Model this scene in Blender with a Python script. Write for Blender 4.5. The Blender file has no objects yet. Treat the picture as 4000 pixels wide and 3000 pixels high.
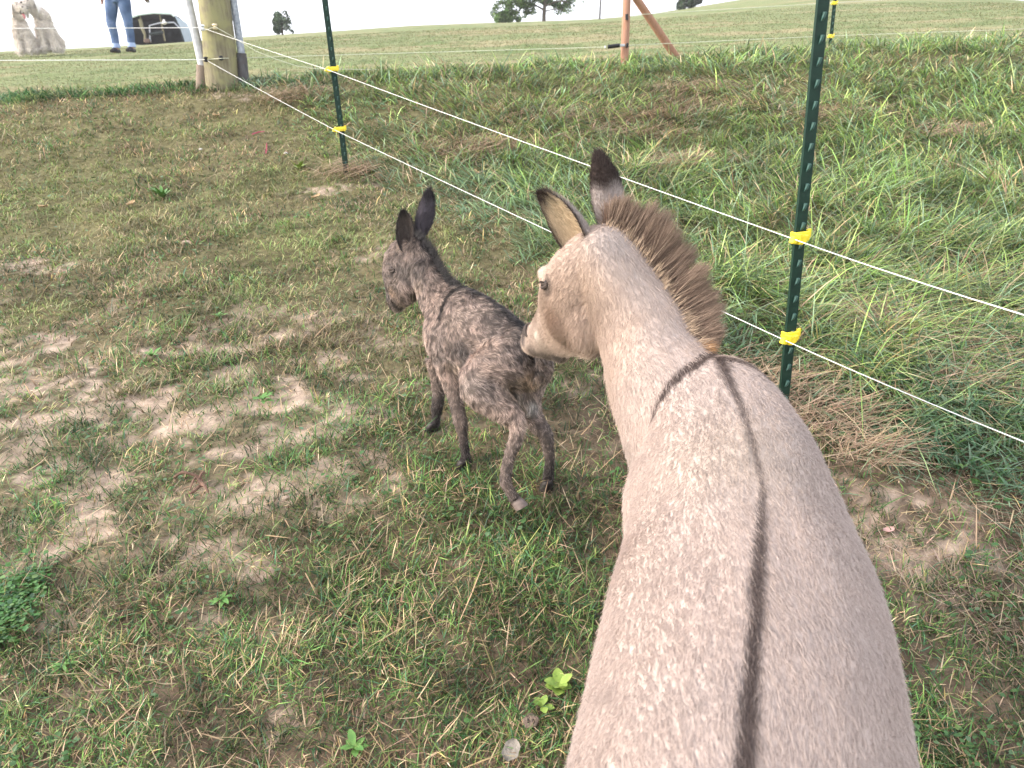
import bpy, math, random
import numpy as np
from mathutils import Vector, Matrix

random.seed(7)
RNG = np.random.default_rng(11)
scene = bpy.context.scene
COL = scene.collection

# ------------------------------------------------------------------ camera, sky, sun, exposure
F_PX = 2800.0                      # focal length in pixels of the 4000 px wide photograph
TH = math.radians(21.3)            # camera looks this far below the horizon
CS, SN = math.cos(TH), math.sin(TH)
RX, RY = 0.9988, 0.0495            # slight roll of the hand-held camera
r0 = np.array([1.0, 0, 0]); f0 = np.array([0, CS, -SN]); d0 = np.array([0, -SN, -CS])
xh = RX * r0 + RY * d0
yh = -RY * r0 + RX * d0
cam_data = bpy.data.cameras.new('camera')
cam = bpy.data.objects.new('camera', cam_data)
COL.objects.link(cam)
scene.camera = cam
cam_data.sensor_width = 36.0
cam_data.lens = F_PX / 4000 * 36.0
cam_data.clip_start = 0.02
cam_data.clip_end = 2000
cam_data.dof.use_dof = True
cam_data.dof.focus_distance = 2.0
cam_data.dof.aperture_fstop = 7.0
cam.matrix_world = Matrix(((xh[0], -yh[0], -f0[0], 0), (xh[1], -yh[1], -f0[1], 0), (xh[2], -yh[2], -f0[2], 0), (0, 0, 0, 1)))

SUN_EL, SUN_AZ = math.radians(24), math.radians(262)   # azimuth from +Y clockwise: low sun on the left, a little behind
world = bpy.data.worlds.new('World')
scene.world = world
world.use_nodes = True
wn, wl = world.node_tree.nodes, world.node_tree.links
wn.clear()
w_out = wn.new('ShaderNodeOutputWorld'); w_bg = wn.new('ShaderNodeBackground'); w_sky = wn.new('ShaderNodeTexSky')
w_sky.sky_type = 'NISHITA'; w_sky.sun_disc = False
w_sky.sun_elevation = SUN_EL; w_sky.sun_rotation = SUN_AZ
w_sky.air_density = 1.0; w_sky.dust_density = 6.0; w_sky.ozone_density = 1.0
w_hs = wn.new('ShaderNodeHueSaturation'); w_hs.inputs['Saturation'].default_value = 0.45
w_mix = wn.new('ShaderNodeMix'); w_mix.data_type = 'RGBA'       # bright thin overcast veiling the clear sky
w_mix.inputs[0].default_value = 0.62; w_mix.inputs[7].default_value = (5.0, 5.15, 5.6, 1)
wl.new(w_sky.outputs[0], w_hs.inputs['Color']); wl.new(w_hs.outputs[0], w_mix.inputs[6]); wl.new(w_mix.outputs[2], w_bg.inputs[0])
w_bg.inputs[1].default_value = 0.15
wl.new(w_bg.outputs[0], w_out.inputs[0])

sun_d = bpy.data.lights.new('sun', 'SUN')
sun_d.energy = 1.4; sun_d.angle = math.radians(14); sun_d.color = (1.0, 0.86, 0.73)
sun = bpy.data.objects.new('sun', sun_d)
COL.objects.link(sun)
sdir = Vector((math.sin(SUN_AZ) * math.cos(SUN_EL), math.cos(SUN_AZ) * math.cos(SUN_EL), math.sin(SUN_EL)))
sun.rotation_euler = sdir.to_track_quat('Z', 'Y').to_euler()

scene.view_settings.view_transform = 'Standard'
scene.view_settings.look = 'None'
scene.view_settings.gamma = 1.0
scene.view_settings.use_curve_mapping = False
scene.view_settings.exposure = 1.72

# ------------------------------------------------------------------ projection helper: photo pixel + distance forward (m) -> place in the world
def P(px, py, Y):
    a, b = (px - 2000) / F_PX, (py - 1500) / F_PX
    d = xh * a + yh * b + f0
    return d * (Y / d[1])

def pix_m(px, py, Y):              # photo pixels per metre at that place
    p = P(px, py, Y)
    return F_PX / float(p @ f0)

# ------------------------------------------------------------------ noise
def _hash(ix, iy, seed):
    h = (ix.astype(np.int64) * 374761393 + iy.astype(np.int64) * 668265263 + seed * 1442695041) & 0xffffffff
    h = ((h ^ (h >> 13)) * 1274126177) & 0xffffffff
    return ((h ^ (h >> 16)) & 0xffff) / 65535.0

def vnoise(x, y, seed=0):
    x = np.asarray(x, float); y = np.asarray(y, float)
    ix, iy = np.floor(x), np.floor(y)
    fx, fy = x - ix, y - iy
    fx = fx * fx * (3 - 2 * fx); fy = fy * fy * (3 - 2 * fy)
    a = _hash(ix, iy, seed); b = _hash(ix + 1, iy, seed); c = _hash(ix, iy + 1, seed); d = _hash(ix + 1, iy + 1, seed)
    return (a * (1 - fx) + b * fx) * (1 - fy) + (c * (1 - fx) + d * fx) * fy

def fbm(x, y, seed=0, octs=4):
    s = 0; amp = .5; tot = 0
    x = np.asarray(x, float); y = np.asarray(y, float)
    for o in range(octs):
        s = s + amp * vnoise(x, y, seed + o * 17); tot += amp
        x = x * 2.03 + 5.1; y = y * 2.03 + 9.7; amp *= .5
    return s / tot

def sstep(a, b, x):
    t = np.clip((x - a) / (b - a), 0, 1)
    return t * t * (3 - 2 * t)

# ------------------------------------------------------------------ terrain height
_py = np.array([-60, -8, -3, 0, 1, 2.07, 3.4, 4.7, 5.2, 5.8, 6.4, 7, 9, 13.7, 20, 31, 60, 120])
_pz = np.array([-9, -3.5, -2.3, -1.50, -1.22, -.94, -.65, -.36, -.20, .04, .25, .33, .55, 1.09, 1.81, 3.08, 6.4, 13.3])
_fy = np.arange(-60, 120, .05); _fz = np.interp(_fy, _py, _pz)
_k = np.exp(-.5 * (np.arange(-12, 13) / 5.0) ** 2); _k /= _k.sum()
_fz = np.convolve(np.pad(_fz, 12, mode='edge'), _k, mode='valid')
_hz = [(-900, 262), (0, 202), (500, 182), (1000, 142), (1304, 122), (1597, 100), (1800, 92), (2297, 77), (2480, 62), (2566, 50), (2745, 17), (2900, -8),
       (3200, -60), (3500, -62), (3800, -22), (3940, 0), (4000, 6), (4600, 60)]
_ha, _hr = [], []
for _x, _y in _hz:
    _p = P(_x, _y, 10.0)
    _ha.append(_p[0] / 10); _hr.append(_p[2] / 10)

def G0(x, y):
    x = np.asarray(x, float); y = np.asarray(y, float)
    ye = np.minimum(y, 90.0)
    base = np.interp(ye, _fy, _fz)
    a = np.clip(x / np.maximum(y, 1.0), -1.2, 1.2)
    R = np.interp(a, _ha, _hr)
    A = base + np.maximum(0, R - .104) * ye * sstep(14, 40, ye)
    B = R * ye
    dl = .02 * ye
    sm = .5 * (A + B + .004 * ye - np.sqrt((A - B) ** 2 + dl ** 2 * .3))
    w = sstep(8, 13, ye)
    return base * (1 - w) + sm * w + .02 * np.maximum(0, y - 90)

def relief(x, y):
    n = (fbm(x * 2.1, y * 2.1, 3, 4) - .5) * .055 + (fbm(x * 11, y * 11, 8, 3) - .5) * .022 + (fbm(x * 40, y * 40, 9, 2) - .5) * .007
    return n * sstep(40, 8, np.asarray(y, float))

def G(x, y):
    return G0(x, y) + relief(x, y)

def g1(x, y):
    return float(G(np.array([x]), np.array([y]))[0])

def on_ground(px, py):             # where the photo pixel's line of sight meets the ground
    lo, hi = .3, 100
    ys = np.concatenate([np.arange(.3, 12, .02), np.arange(12, 90, .2)])
    d = P(px, py, 1.0)
    diff = d[2] * ys - G0(d[0] * ys, ys)
    i = np.argmax(diff < 0)
    y = ys[i]
    return np.array([d[0] * y, y, g1(d[0] * y, y)])

# ------------------------------------------------------------------ object helpers
def tag(o, label=None, cat=None, group=None, kind=None):
    if label: o['label'] = label
    if cat: o['category'] = cat
    if group: o['group'] = group
    if kind: o['kind'] = kind
    return o

def link(o, parent=None):
    COL.objects.link(o)
    if parent is not None:
        o.parent = parent
    return o

def thing(name, loc, label, cat, group=None, rot=(0, 0, 0)):
    o = bpy.data.objects.new(name, None)
    o.empty_display_size = .1
    o.location = loc; o.rotation_euler = rot
    COL.objects.link(o)
    return tag(o, label, cat, group)

def mesh_np(name, verts, faces, mat=None, parent=None, smooth=True, cols=None):
    """faces: (N,3) or (N,4) int array, or list of lists"""
    me = bpy.data.meshes.new(name)
    verts = np.asarray(verts, np.float32)
    if isinstance(faces, np.ndarray):
        k = faces.shape[1]
        me.vertices.add(len(verts)); me.vertices.foreach_set('co', verts.ravel())
        me.loops.add(faces.size); me.loops.foreach_set('vertex_index', faces.astype(np.int32).ravel())
        me.polygons.add(len(faces)); me.polygons.foreach_set('loop_start', np.arange(0, faces.size, k, dtype=np.int32))
        me.polygons.foreach_set('loop_total', np.full(len(faces), k, np.int32))
        me.update(calc_edges=True)
    else:
        me.from_pydata([tuple(map(float, v)) for v in verts], [], faces)
        me.update()
    if smooth:
        me.polygons.foreach_set('use_smooth', np.ones(len(me.polygons), bool))
    if cols is not None:
        at = me.color_attributes.new('tint', 'FLOAT_COLOR', 'POINT')
        c = np.ones((len(verts), 4), np.float32); c[:, :3] = cols
        at.data.foreach_set('color', c.ravel())
    if mat: me.materials.append(mat)
    o = bpy.data.objects.new(name, me)
    link(o, parent)
    return o

def world_child(o, parent):
    """o's mesh is in world coordinates: make it a child of an Empty that has only a location"""
    o.parent = parent
    o.matrix_parent_inverse = Matrix.Translation(parent.location).inverted() if parent.rotation_euler[:] == (0.0, 0.0, 0.0) else parent.matrix_basis.inverted()
    return o

# geometry collector for hard things
class MB:
    def __init__(s): s.v = []; s.f = []
    def add(s, v, f):
        n = len(s.v)
        s.v += [tuple(map(float, p)) for p in v]; s.f += [[i + n for i in q] for q in f]
        return s
    def box(s, c, d, rot=None, taper=1.0, bev=0.0):
        hx, hy, hz = d[0] / 2, d[1] / 2, d[2] / 2
        R = Matrix.Rotation(0, 3, 'Z') if rot is None else rot
        if bev <= 0:
            pts = [(-hx, -hy, -hz), (hx, -hy, -hz), (hx, hy, -hz), (-hx, hy, -hz), (-hx * taper, -hy * taper, hz), (hx * taper, -hy * taper, hz), (hx * taper, hy * taper, hz), (-hx * taper, hy * taper, hz)]
            fs = [[0, 3, 2, 1], [4, 5, 6, 7], [0, 1, 5, 4], [1, 2, 6, 5], [2, 3, 7, 6], [3, 0, 4, 7]]
        else:
            b = bev; pts = []
            for z, k in ((-hz, b), (-hz + b, 0), (hz - b, 0), (hz, b)):
                x1, y1 = hx - k, hy - k
                c2 = b if k == 0 else b * .6
                pts += [(-x1 + c2, -y1, z), (x1 - c2, -y1, z), (x1, -y1 + c2, z), (x1, y1 - c2, z), (x1 - c2, y1, z), (-x1 + c2, y1, z), (-x1, y1 - c2, z), (-x1, -y1 + c2, z)]
            fs = [list(range(7, -1, -1)), list(range(24, 32))]
            for r in range(3):
                for i in range(8):
                    j = (i + 1) % 8
                    fs.append([r * 8 + i, r * 8 + j, r * 8 + 8 + j, r * 8 + 8 + i])
        s.add([tuple(Vector(c) + R @ Vector(p)) for p in pts], fs)
        return s
    def tube(s, pts, rad, n=8, cap=True, ell=None):
        pts = [np.array(p, float) for p in pts]
        if not hasattr(rad, '__len__'): rad = [rad] * len(pts)
        T = []
        for i in range(len(pts)):
            t = pts[min(i + 1, len(pts) - 1)] - pts[max(i - 1, 0)]
            T.append(t / (np.linalg.norm(t) + 1e-12))
        u = np.cross(T[0], [0, 0, 1.0])
        if np.linalg.norm(u) < .05: u = np.cross(T[0], [0, 1.0, 0])
        u /= np.linalg.norm(u)
        v = []; f = []
        for i, p in enumerate(pts):
            u = u - T[i] * (u @ T[i]); u /= np.linalg.norm(u)
            w = np.cross(T[i], u)
            for k in range(n):
                a = 2 * math.pi * k / n
                v.append(p + rad[i] * (u * math.cos(a) + w * math.sin(a)))
        for i in range(len(pts) - 1):
            for k in range(n):
                k2 = (k + 1) % n
                f.append([i * n + k, i * n + k2, (i + 1) * n + k2, (i + 1) * n + k])
        if cap:
            f.append(list(range(n - 1, -1, -1))); f.append([(len(pts) - 1) * n + k for k in range(n)])
        s.add(v, f)
        return s
    def build(s, name, mat, parent=None, smooth=False, local=None):
        o = mesh_np(name, np.array(s.v), s.f, mat, None, smooth)
        if smooth:
            try: o.data.set_sharp_from_angle(angle=math.radians(40))
            except Exception: pass
        if parent is not None:
            if local: o.parent = parent
            else: world_child(o, parent)
        return o

# ------------------------------------------------------------------ materials
def new_mat(name):
    m = bpy.data.materials.new(name); m.use_nodes = True
    nt = m.node_tree; b = nt.nodes['Principled BSDF']
    return m, nt, b

def N(nt, t, **kw):
    n = nt.nodes.new(t)
    for k, v in kw.items():
        if k.startswith('i_'): n.inputs[k[2:].replace('_', ' ')].default_value = v
        else: setattr(n, k, v)
    return n

def noise_mat(name, c1, c2, scale=8, rough=.7, bump=.2, c3=None, spec=.3, stretch=(1, 1, 1), metal=0, bscale=None, bdist=.01, detail=6):
    m, nt, b = new_mat(name)
    tc = N(nt, 'ShaderNodeTexCoord'); mp = N(nt, 'ShaderNodeMapping'); mp.inputs['Scale'].default_value = stretch
    nt.links.new(tc.outputs['Object'], mp.inputs[0])
    no = N(nt, 'ShaderNodeTexNoise'); no.inputs['Scale'].default_value = scale; no.inputs['Detail'].default_value = detail
    nt.links.new(mp.outputs[0], no.inputs['Vector'])
    cr = N(nt, 'ShaderNodeValToRGB')
    cr.color_ramp.elements[0].position = .32; cr.color_ramp.elements[0].color = (*c1, 1)
    cr.color_ramp.elements[1].position = .68; cr.color_ramp.elements[1].color = (*c2, 1)
    if c3:
        e = cr.color_ramp.elements.new(.5); e.color = (*c3, 1)
    nt.links.new(no.outputs[0], cr.inputs[0]); nt.links.new(cr.outputs[0], b.inputs['Base Color'])
    b.inputs['Roughness'].default_value = rough; b.inputs['Specular IOR Level'].default_value = spec; b.inputs['Metallic'].default_value = metal
    if bump:
        n2 = N(nt, 'ShaderNodeTexNoise'); n2.inputs['Scale'].default_value = bscale or scale * 3; n2.inputs['Detail'].default_value = 5
        nt.links.new(mp.outputs[0], n2.inputs['Vector'])
        bp = N(nt, 'ShaderNodeBump'); bp.inputs['Strength'].default_value = bump; bp.inputs['Distance'].default_value = bdist
        nt.links.new(n2.outputs[0], bp.inputs['Height']); nt.links.new(bp.outputs[0], b.inputs['Normal'])
    return m

def tint_mat(name, rough=.6, spec=.25, translucent=0.0, var=0.0, vscale=60):
    m, nt, b = new_mat(name)
    at = N(nt, 'ShaderNodeAttribute', attribute_name='tint')
    src = at.outputs['Color']
    if var:
        tc = N(nt, 'ShaderNodeTexCoord'); no = N(nt, 'ShaderNodeTexNoise'); no.inputs['Scale'].default_value = vscale; no.inputs['Detail'].default_value = 4
        nt.links.new(tc.outputs['Object'], no.inputs['Vector'])
        mr = N(nt, 'ShaderNodeMapRange'); mr.inputs[1].default_value = .3; mr.inputs[2].default_value = .7; mr.inputs[3].default_value = 1 - var; mr.inputs[4].default_value = 1 + var
        nt.links.new(no.outputs[0], mr.inputs[0])
        mx = N(nt, 'ShaderNodeVectorMath', operation='SCALE')
        nt.links.new(src, mx.inputs[0]); nt.links.new(mr.outputs[0], mx.inputs['Scale'])
        src = mx.outputs[0]
    nt.links.new(src, b.inputs['Base Color'])
    b.inputs['Roughness'].default_value = rough; b.inputs['Specular IOR Level'].default_value = spec
    if translucent:
        tr = N(nt, 'ShaderNodeBsdfTranslucent'); ms = N(nt, 'ShaderNodeMixShader'); ms.inputs[0].default_value = translucent
        nt.links.new(src, tr.inputs[0]); nt.links.new(b.outputs[0], ms.inputs[1]); nt.links.new(tr.outputs[0], ms.inputs[2])
        nt.links.new(ms.outputs[0], nt.nodes['Material Output'].inputs[0])
    return m

M_BLADE = tint_mat('grass_blade', .5, .35, .3)
M_STRAW = tint_mat('dry_straw', .6, .25, .15)
M_FUR = tint_mat('fur_hair', .55, .18)
M_SKIN = tint_mat('animal_hide', .8, .1, 0, .10, 90)
# ------------------------------------------------------------------ ground regions
FA, FB = np.array([.85, 2.07]), np.array([-.97, 4.70])      # near fence run through two posts
_fd = (FB - FA) / np.linalg.norm(FB - FA); _fn = np.array([-_fd[1], _fd[0]]) * -1
CORNER = np.array([-2.22, 6.42])

def outside(x, y):                 # signed distance from the near fence run, positive on the long-grass side
    return (x - FA[0]) * _fn[0] + (y - FA[1]) * _fn[1]

BARE = []                          # sandy bare patches of the paddock: (photo px, py, radius_x, radius_y, strength)
for px, py, rx, ry, s in [(60, 1380, .26, .15, 1), (300, 1420, .16, .06, .8), (120, 1520, .34, .14, 1), (60, 1640, .2, .08, .9), (420, 1400, .2, .05, .9), (60, 1050, .25, .1, .9),
                          (480, 1740, .16, .045, .9), (80, 1900, .18, .07, .9), (700, 1560, .2, .05, .5), (880, 1500, .16, .05, .3), (280, 1600, .25, .06, .6), (1000, 1440, .16, .07, .25),
                          (260, 2440, .06, .03, .9), (330, 2740, .05, .03, .8), (1180, 1790, .12, .04, .4), (1250, 1250, .2, .12, .4), (1900, 1200, .12, .07, .2), (600, 1300, .15, .05, .5),
                          (2260, 1520, .14, .12, .35), (1320, 730, .3, .12, .5), (2350, 1700, .12, .12, .25), (3500, 2050, .16, .25, .6), (3800, 2350, .2, .2, .45), (700, 2000, .14, .04, .5), (1050, 2900, .06, .04, .7),
                          (1800, 2850, .08, .04, .5), (250, 2100, .1, .04, .6), (1150, 2350, .05, .03, .5), (1450, 1000, .2, .12, .5), (940, 370, .3, .14, .5), (3650, 2180, .15, .15, .7)]:
    _g = on_ground(px, py); BARE.append((_g[0], _g[1], rx, ry, s))

def bare(x, y):
    b = np.zeros_like(np.asarray(x, float))
    wx = x + (fbm(x * 6, y * 6, 31, 3) - .5) * .18; wy = y + (fbm(x * 6, y * 6, 37, 3) - .5) * .14
    for cx, cy, rx, ry, s in BARE:
        q = ((wx - cx) / rx) ** 2 + ((wy - cy) / ry) ** 2
        b = np.maximum(b, s * np.exp(-q ** 1.5 * .6))
    n = fbm(x * 9, y * 13, 41, 4)
    n2 = fbm(x * 30, y * 38, 43, 3); b = b * (.30 + .75 * sstep(.36, .62, n)) * (.35 + 1.1 * sstep(.35, .62, n2))
    left = sstep(-3.6, -2.6, x) * sstep(.3, -.9, x) * sstep(3.6, 2.2, y) * sstep(1.15, 1.6, y)
    b = np.maximum(b, left * (.22 + .6 * sstep(.45, .62, n) * (.4 + .8 * sstep(.4, .6, n2))))
    return np.clip(b, 0, 1) * sstep(.9, .2, outside(x, y))

# --- ground sheet, fine near the camera and coarse to the horizon
def _axis(lo, hi, step, far_lo, far_hi, grow=1.12):
    core = list(np.arange(lo, hi + 1e-6, step))
    s = step; a = []
    v = lo
    while v > far_lo: s *= grow; v -= s; a.append(v)
    s = step; b = []; v = hi
    while v < far_hi: s *= grow; v += s; b.append(v)
    return np.array(a[::-1] + core + b)
gx = _axis(-4.2, 4.2, .022, -500, 500); gy = _axis(.2, 7.2, .022, -60, 900, 1.07)
XX, YY = np.meshgrid(gx, gy)
ZZ = G(XX, YY)
_bb = bare(XX, YY)
_fine = sstep(7.5, 5, YY) * sstep(-1, 0, YY)
ZZ = ZZ - _bb * .006 * _fine + (vnoise(XX * 45, YY * 45, 5) - .5) * .006 * _fine
nx, ny = len(gx), len(gy)
idx = np.arange(nx * ny).reshape(ny, nx)
gf = np.stack([idx[:-1, :-1], idx[:-1, 1:], idx[1:, 1:], idx[1:, :-1]], -1).reshape(-1, 4)
gv = np.stack([XX, YY, ZZ], -1).reshape(-1, 3)
soil_dark = np.array([.075, .054, .038]); sand = np.array([.42, .325, .255]); thatch = np.array([.20, .15, .105])  # soil_dark deepened to carry blade self-shade in the turf gaps
mow = np.array([.19, .215, .105]); mow2 = np.array([.27, .245, .14]); mow3 = np.array([.13, .17, .07])
x, y = gv[:, 0], gv[:, 1]
nn = fbm(x * 5, y * 5, 51, 4)[:, None]; b_ = _bb.reshape(-1, 1)
c_near = soil_dark * (1 - nn) + thatch * nn
_fy_ = np.maximum(sstep(2.2, 3.8, y), .75 * sstep(1.1, 1.9, y) * sstep(.4, -.5, x))[:, None]; c_near = c_near * (1 - .75 * _fy_) + (np.array([.135, .130, .060]) * (.6 + .8 * nn)) * .75 * _fy_
c_near = c_near * (1 - sstep(.05, .75, b_)) + sand * (.8 + .35 * fbm(x * 22, y * 22, 52, 3)[:, None]) * sstep(.05, .75, b_)
_out = sstep(.2, 1.6, np.abs(x) - .80 * (np.maximum(y, 0) + .25) - .35)[:, None]; _out = np.maximum(_out, sstep(.4, -.3, y)[:, None])
c_near = c_near * (1 - _out) + (np.array([.15, .175, .075]) * (.5 + nn)) * _out
# far mown field: long pale stripes across the slope
st = fbm(x * .35 + y * .06, y * 1.5, 53, 4)[:, None]; st2 = fbm(x * 2.2, y * 3.5, 54, 4)[:, None]
c_far = mow * (1 - sstep(.5, .64, st)) + mow2 * sstep(.5, .64, st)
c_far = c_far * (1 - sstep(.5, .75, st2)) + mow3 * sstep(.5, .75, st2)
farw = sstep(6.3, 7.4, y + .35 * (fbm(x * 1.3, y * 1.3, 55, 3) - .5))[:, None]
ground_col = c_near * (1 - farw) + c_far * farw
M_GROUND = tint_mat('soil_and_turf', .95, .08, 0, .32, 28)
_nt = M_GROUND.node_tree
_b = _nt.nodes['Principled BSDF']
_tc = N(_nt, 'ShaderNodeTexCoord'); _n1 = N(_nt, 'ShaderNodeTexNoise'); _n1.inputs['Scale'].default_value = 26; _n1.inputs['Detail'].default_value = 8; _n1.inputs['Roughness'].default_value = .7
_nt.links.new(_tc.outputs['Object'], _n1.inputs['Vector'])
_bp = N(_nt, 'ShaderNodeBump'); _bp.inputs['Strength'].default_value = .8; _bp.inputs['Distance'].default_value = .02
_nt.links.new(_n1.outputs[0], _bp.inputs['Height']); _nt.links.new(_bp.outputs[0], _b.inputs['Normal'])
ground = mesh_np('ground', gv, gf, M_GROUND, None, True, ground_col)
tag(ground, kind='structure')

# ------------------------------------------------------------------ grass blades
def blades(name, x, y, h, w, lean, bend, cr, ct, mat, az=None, seg=3, lift=0.0, label=None, parent=None, flat=1.0, zofs=None, z=None):
    n = len(x)
    if z is None: z = G(x, y)
    if zofs is not None: z = z + zofs
    if az is None: az = RNG.uniform(0, 2 * np.pi, n)
    dx, dy = np.cos(az), np.sin(az)
    wa = az + np.pi / 2 + RNG.normal(0, .5, n)
    wx, wy = np.cos(wa), np.sin(wa)
    t = np.linspace(0, 1, seg + 1)
    V = np.empty((n, 2 * seg + 1, 3), np.float32); C = np.empty((n, 2 * seg + 1, 3), np.float32)
    slope = .25
    for i, ti in enumerate(t):
        hor = h * (lean * ti + bend * ti * ti)
        ver = h * np.maximum(ti * np.sqrt(np.maximum(0.02, 1 - np.minimum(lean, .98) ** 2)) - .55 * bend * ti * ti, 0) * flat + lift
        cx = x + dx * hor; cy = y + dy * hor; cz = z + ver + slope * dy * hor * (1 if flat < .5 else .5)
        ww = w * .5 * (1 - ti ** 2.2 * .95) * (0.75 + .5 * min(ti * 3, 1) * .5)
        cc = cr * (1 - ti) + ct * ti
        if i < seg:
            V[:, 2 * i] = np.stack([cx - wx * ww, cy - wy * ww, cz], -1)
            V[:, 2 * i + 1] = np.stack([cx + wx * ww, cy + wy * ww, cz + .15 * ww], -1)
            C[:, 2 * i] = cc; C[:, 2 * i + 1] = cc
        else:
            V[:, 2 * i] = np.stack([cx, cy, cz], -1); C[:, 2 * i] = cc
    k = 2 * seg + 1
    base = (np.arange(n) * k)[:, None, None]
    tri = []
    for i in range(seg - 1):
        tri += [[2 * i, 2 * i + 1, 2 * i + 3], [2 * i, 2 * i + 3, 2 * i + 2]]
    tri.append([2 * seg - 2, 2 * seg - 1, 2 * seg])
    F = (base + np.array(tri)[None]).reshape(-1, 3)
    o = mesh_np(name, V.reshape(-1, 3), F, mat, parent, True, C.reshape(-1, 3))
    if label: o['label'] = label
    o['kind'] = 'stuff'
    return o

def scatter(n, y0, y1, margin=.12, power=2.0):
    """points on the ground seen by the photograph (plus a margin), denser towards the camera like the eye needs"""
    u = RNG.uniform(0, 1, n)
    if abs(power - 1) < 1e-3: y = y0 * (y1 / y0) ** u
    else:
        e = 1 - power + 1
        # density of y  ~ y**(1-power)
        y = (y0 ** (2 - power) + u * (y1 ** (2 - power) - y0 ** (2 - power))) ** (1 / (2 - power)) if abs(power - 2) > 1e-3 else y0 * (y1 / y0) ** u
    hw = .80 * (y + .25) + .35
    x = RNG.uniform(-1, 1, n) * hw
    wide = RNG.uniform(0, 1, n) < .15          # thinner growth just beyond the frame
    x = np.where(wide, np.sign(x) * (hw + RNG.uniform(0, 1, n) ** 1.4 * 2.2), x)
    return x, y

def mixcol(pal, wts, n, jit=.12):
    pal = np.array(pal); i = RNG.choice(len(pal), n, p=np.array(wts) / sum(wts))
    c = pal[i] * RNG.uniform(1 - jit * 1.6, 1 + jit * 1.6, (n, 1)) * RNG.uniform(1 - jit * .5, 1 + jit * .5, (n, 3))
    return c

GR = [(.065, .15, .04), (.10, .21, .05), (.17, .26, .07), (.26, .31, .10), (.08, .17, .09), (.13, .22, .14)]
DRY = [(.48, .35, .22), (.34, .25, .155), (.58, .45, .29), (.27, .18, .115), (.42, .32, .14)]
def FENCE_FAR(x): return 6.45 + .0 * x + .1 * np.maximum(x, 0)

# 1. cropped paddock turf
x, y = scatter(450000, .42, 6.9, power=1.85)
o = outside(x, y)
b = bare(x, y)
cl = fbm(x * 4.5, y * 5.5, 61, 4); cl2 = fbm(x * 17, y * 17, 62, 3)
dens = (.35 + .65 * sstep(.36, .60, cl * .5 + cl2 * .5)) * (1 - .70 * sstep(.2, .8, b))
dens *= sstep(.35, -.15, o + (fbm(x * 5, y * 5, 63, 3) - .5) * .5) * .9 + .1
# lusher turf under the foal and in the middle foreground
lx, ly = on_ground(1750, 2250)[:2]
lush = np.exp(-((x - lx) / .55) ** 2 - ((y - ly) / .40) ** 2)
keep = RNG.uniform(0, 1, len(x)) < np.clip(dens + .35 * lush, 0.02, 1)
x, y, cl, lush, b = x[keep], y[keep], cl[keep], lush[keep], b[keep]
n = len(x)
yk = 1 + .50 * np.maximum(y - 1.2, 0)
h = RNG.gamma(5, .0040, n) * (1 + .5 * lush) * (1 + .5 * sstep(.5, .68, cl)) * (1 + .10 * (yk - 1)) + .006
w = RNG.uniform(.0016, .0036, n) * (yk ** .8)
dryp = np.clip(.26 + .6 * (fbm(x * 3, y * 3, 66, 3) - .42) + .25 * sstep(2.0, 4, y), .05, .75)
g = mixcol(GR[:5], [3.0, 3.0, 2.2, 1.0, 2.2], n, .2); d_ = mixcol(DRY, [2.4, 3, .8, 2.4, 1], n, .2)
isd = (RNG.uniform(0, 1, n) < dryp)[:, None]
shade = 1.0
cc = np.where(isd, d_, g) * RNG.choice([.55, .85, 1.1, 1.45], (n, 1), p=[.25, .35, .25, .15])
yel = sstep(1.8, 3.4, y)[:, None] * sstep(.45, .6, fbm(x * 2, y * 3, 67, 3))[:, None]
gp = (sstep(2.2, 3.2, y) * sstep(.5, .62, fbm(x * 1.5, y * 2.2, 69, 3)))[:, None]; cc = cc * (1 - .5 * gp) + np.array([.20, .30, .08]) * .5 * gp
cc = cc * (1 - .35 * yel) + np.array([.28, .30, .12]) * .35 * yel
cc = cc * (.55 + .95 * sstep(.3, .7, fbm(x * 7, y * 9, 68, 4)))[:, None]
blades('paddock_turf', x, y, h, w, RNG.uniform(.3, 1.0, n), RNG.uniform(0, .55, n), cc * .5, cc * 1.4, M_BLADE, seg=2, label='short trampled green and straw coloured turf of the paddock')  # darkened roots put the turf's self-shade into the blade colour

# 2. straw bits lying on the paddock
x, y = scatter(26000, .42, 6.3, power=2.0)
ok = (outside(x, y) < .6) & (RNG.uniform(0, 1, len(x)) < .25 + .75 * sstep(.4, .6, fbm(x * 3.3, y * 3.3, 71, 3)))
x, y = x[ok], y[ok]; n = len(x)
c = mixcol(DRY, [3, 2.6, 1.2, 2, .6], n, .2) * .9
h = RNG.gamma(2.2, .012, n) + .01
blades('straw_litter', x, y, h, RNG.uniform(.0013, .0030, n) * (1 + .22 * np.maximum(y - 1, 0)), np.full(n, .9), RNG.uniform(-.15, .25, n), c, c * 1.05, M_STRAW, seg=2, flat=.35, lift=.006,
       label='loose pale straw and dead blades scattered over the paddock turf')
x, y = scatter(2300, .45, 5.5, power=2.0)
ok = (outside(x, y) < .3); x, y = x[ok], y[ok]; n = len(x)
c = mixcol([(.46, .33, .20), (.38, .27, .16), (.52, .40, .26)], [1, 1, 1], n, .1)
blades('straw_stalks', x, y, RNG.gamma(4, .014, n) * (1 + .05 * y) + .015, RNG.uniform(.0018, .0038, n) * (1 + .15 * np.maximum(y - 1, 0)), RNG.uniform(.7, .95, n), RNG.uniform(-.35, .3, n), c * RNG.uniform(.7, 1.1, (n, 1)), c, M_STRAW, seg=3, flat=.45, lift=.012,
       label='longer tan straw stalks lying on the paddock turf')

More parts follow.
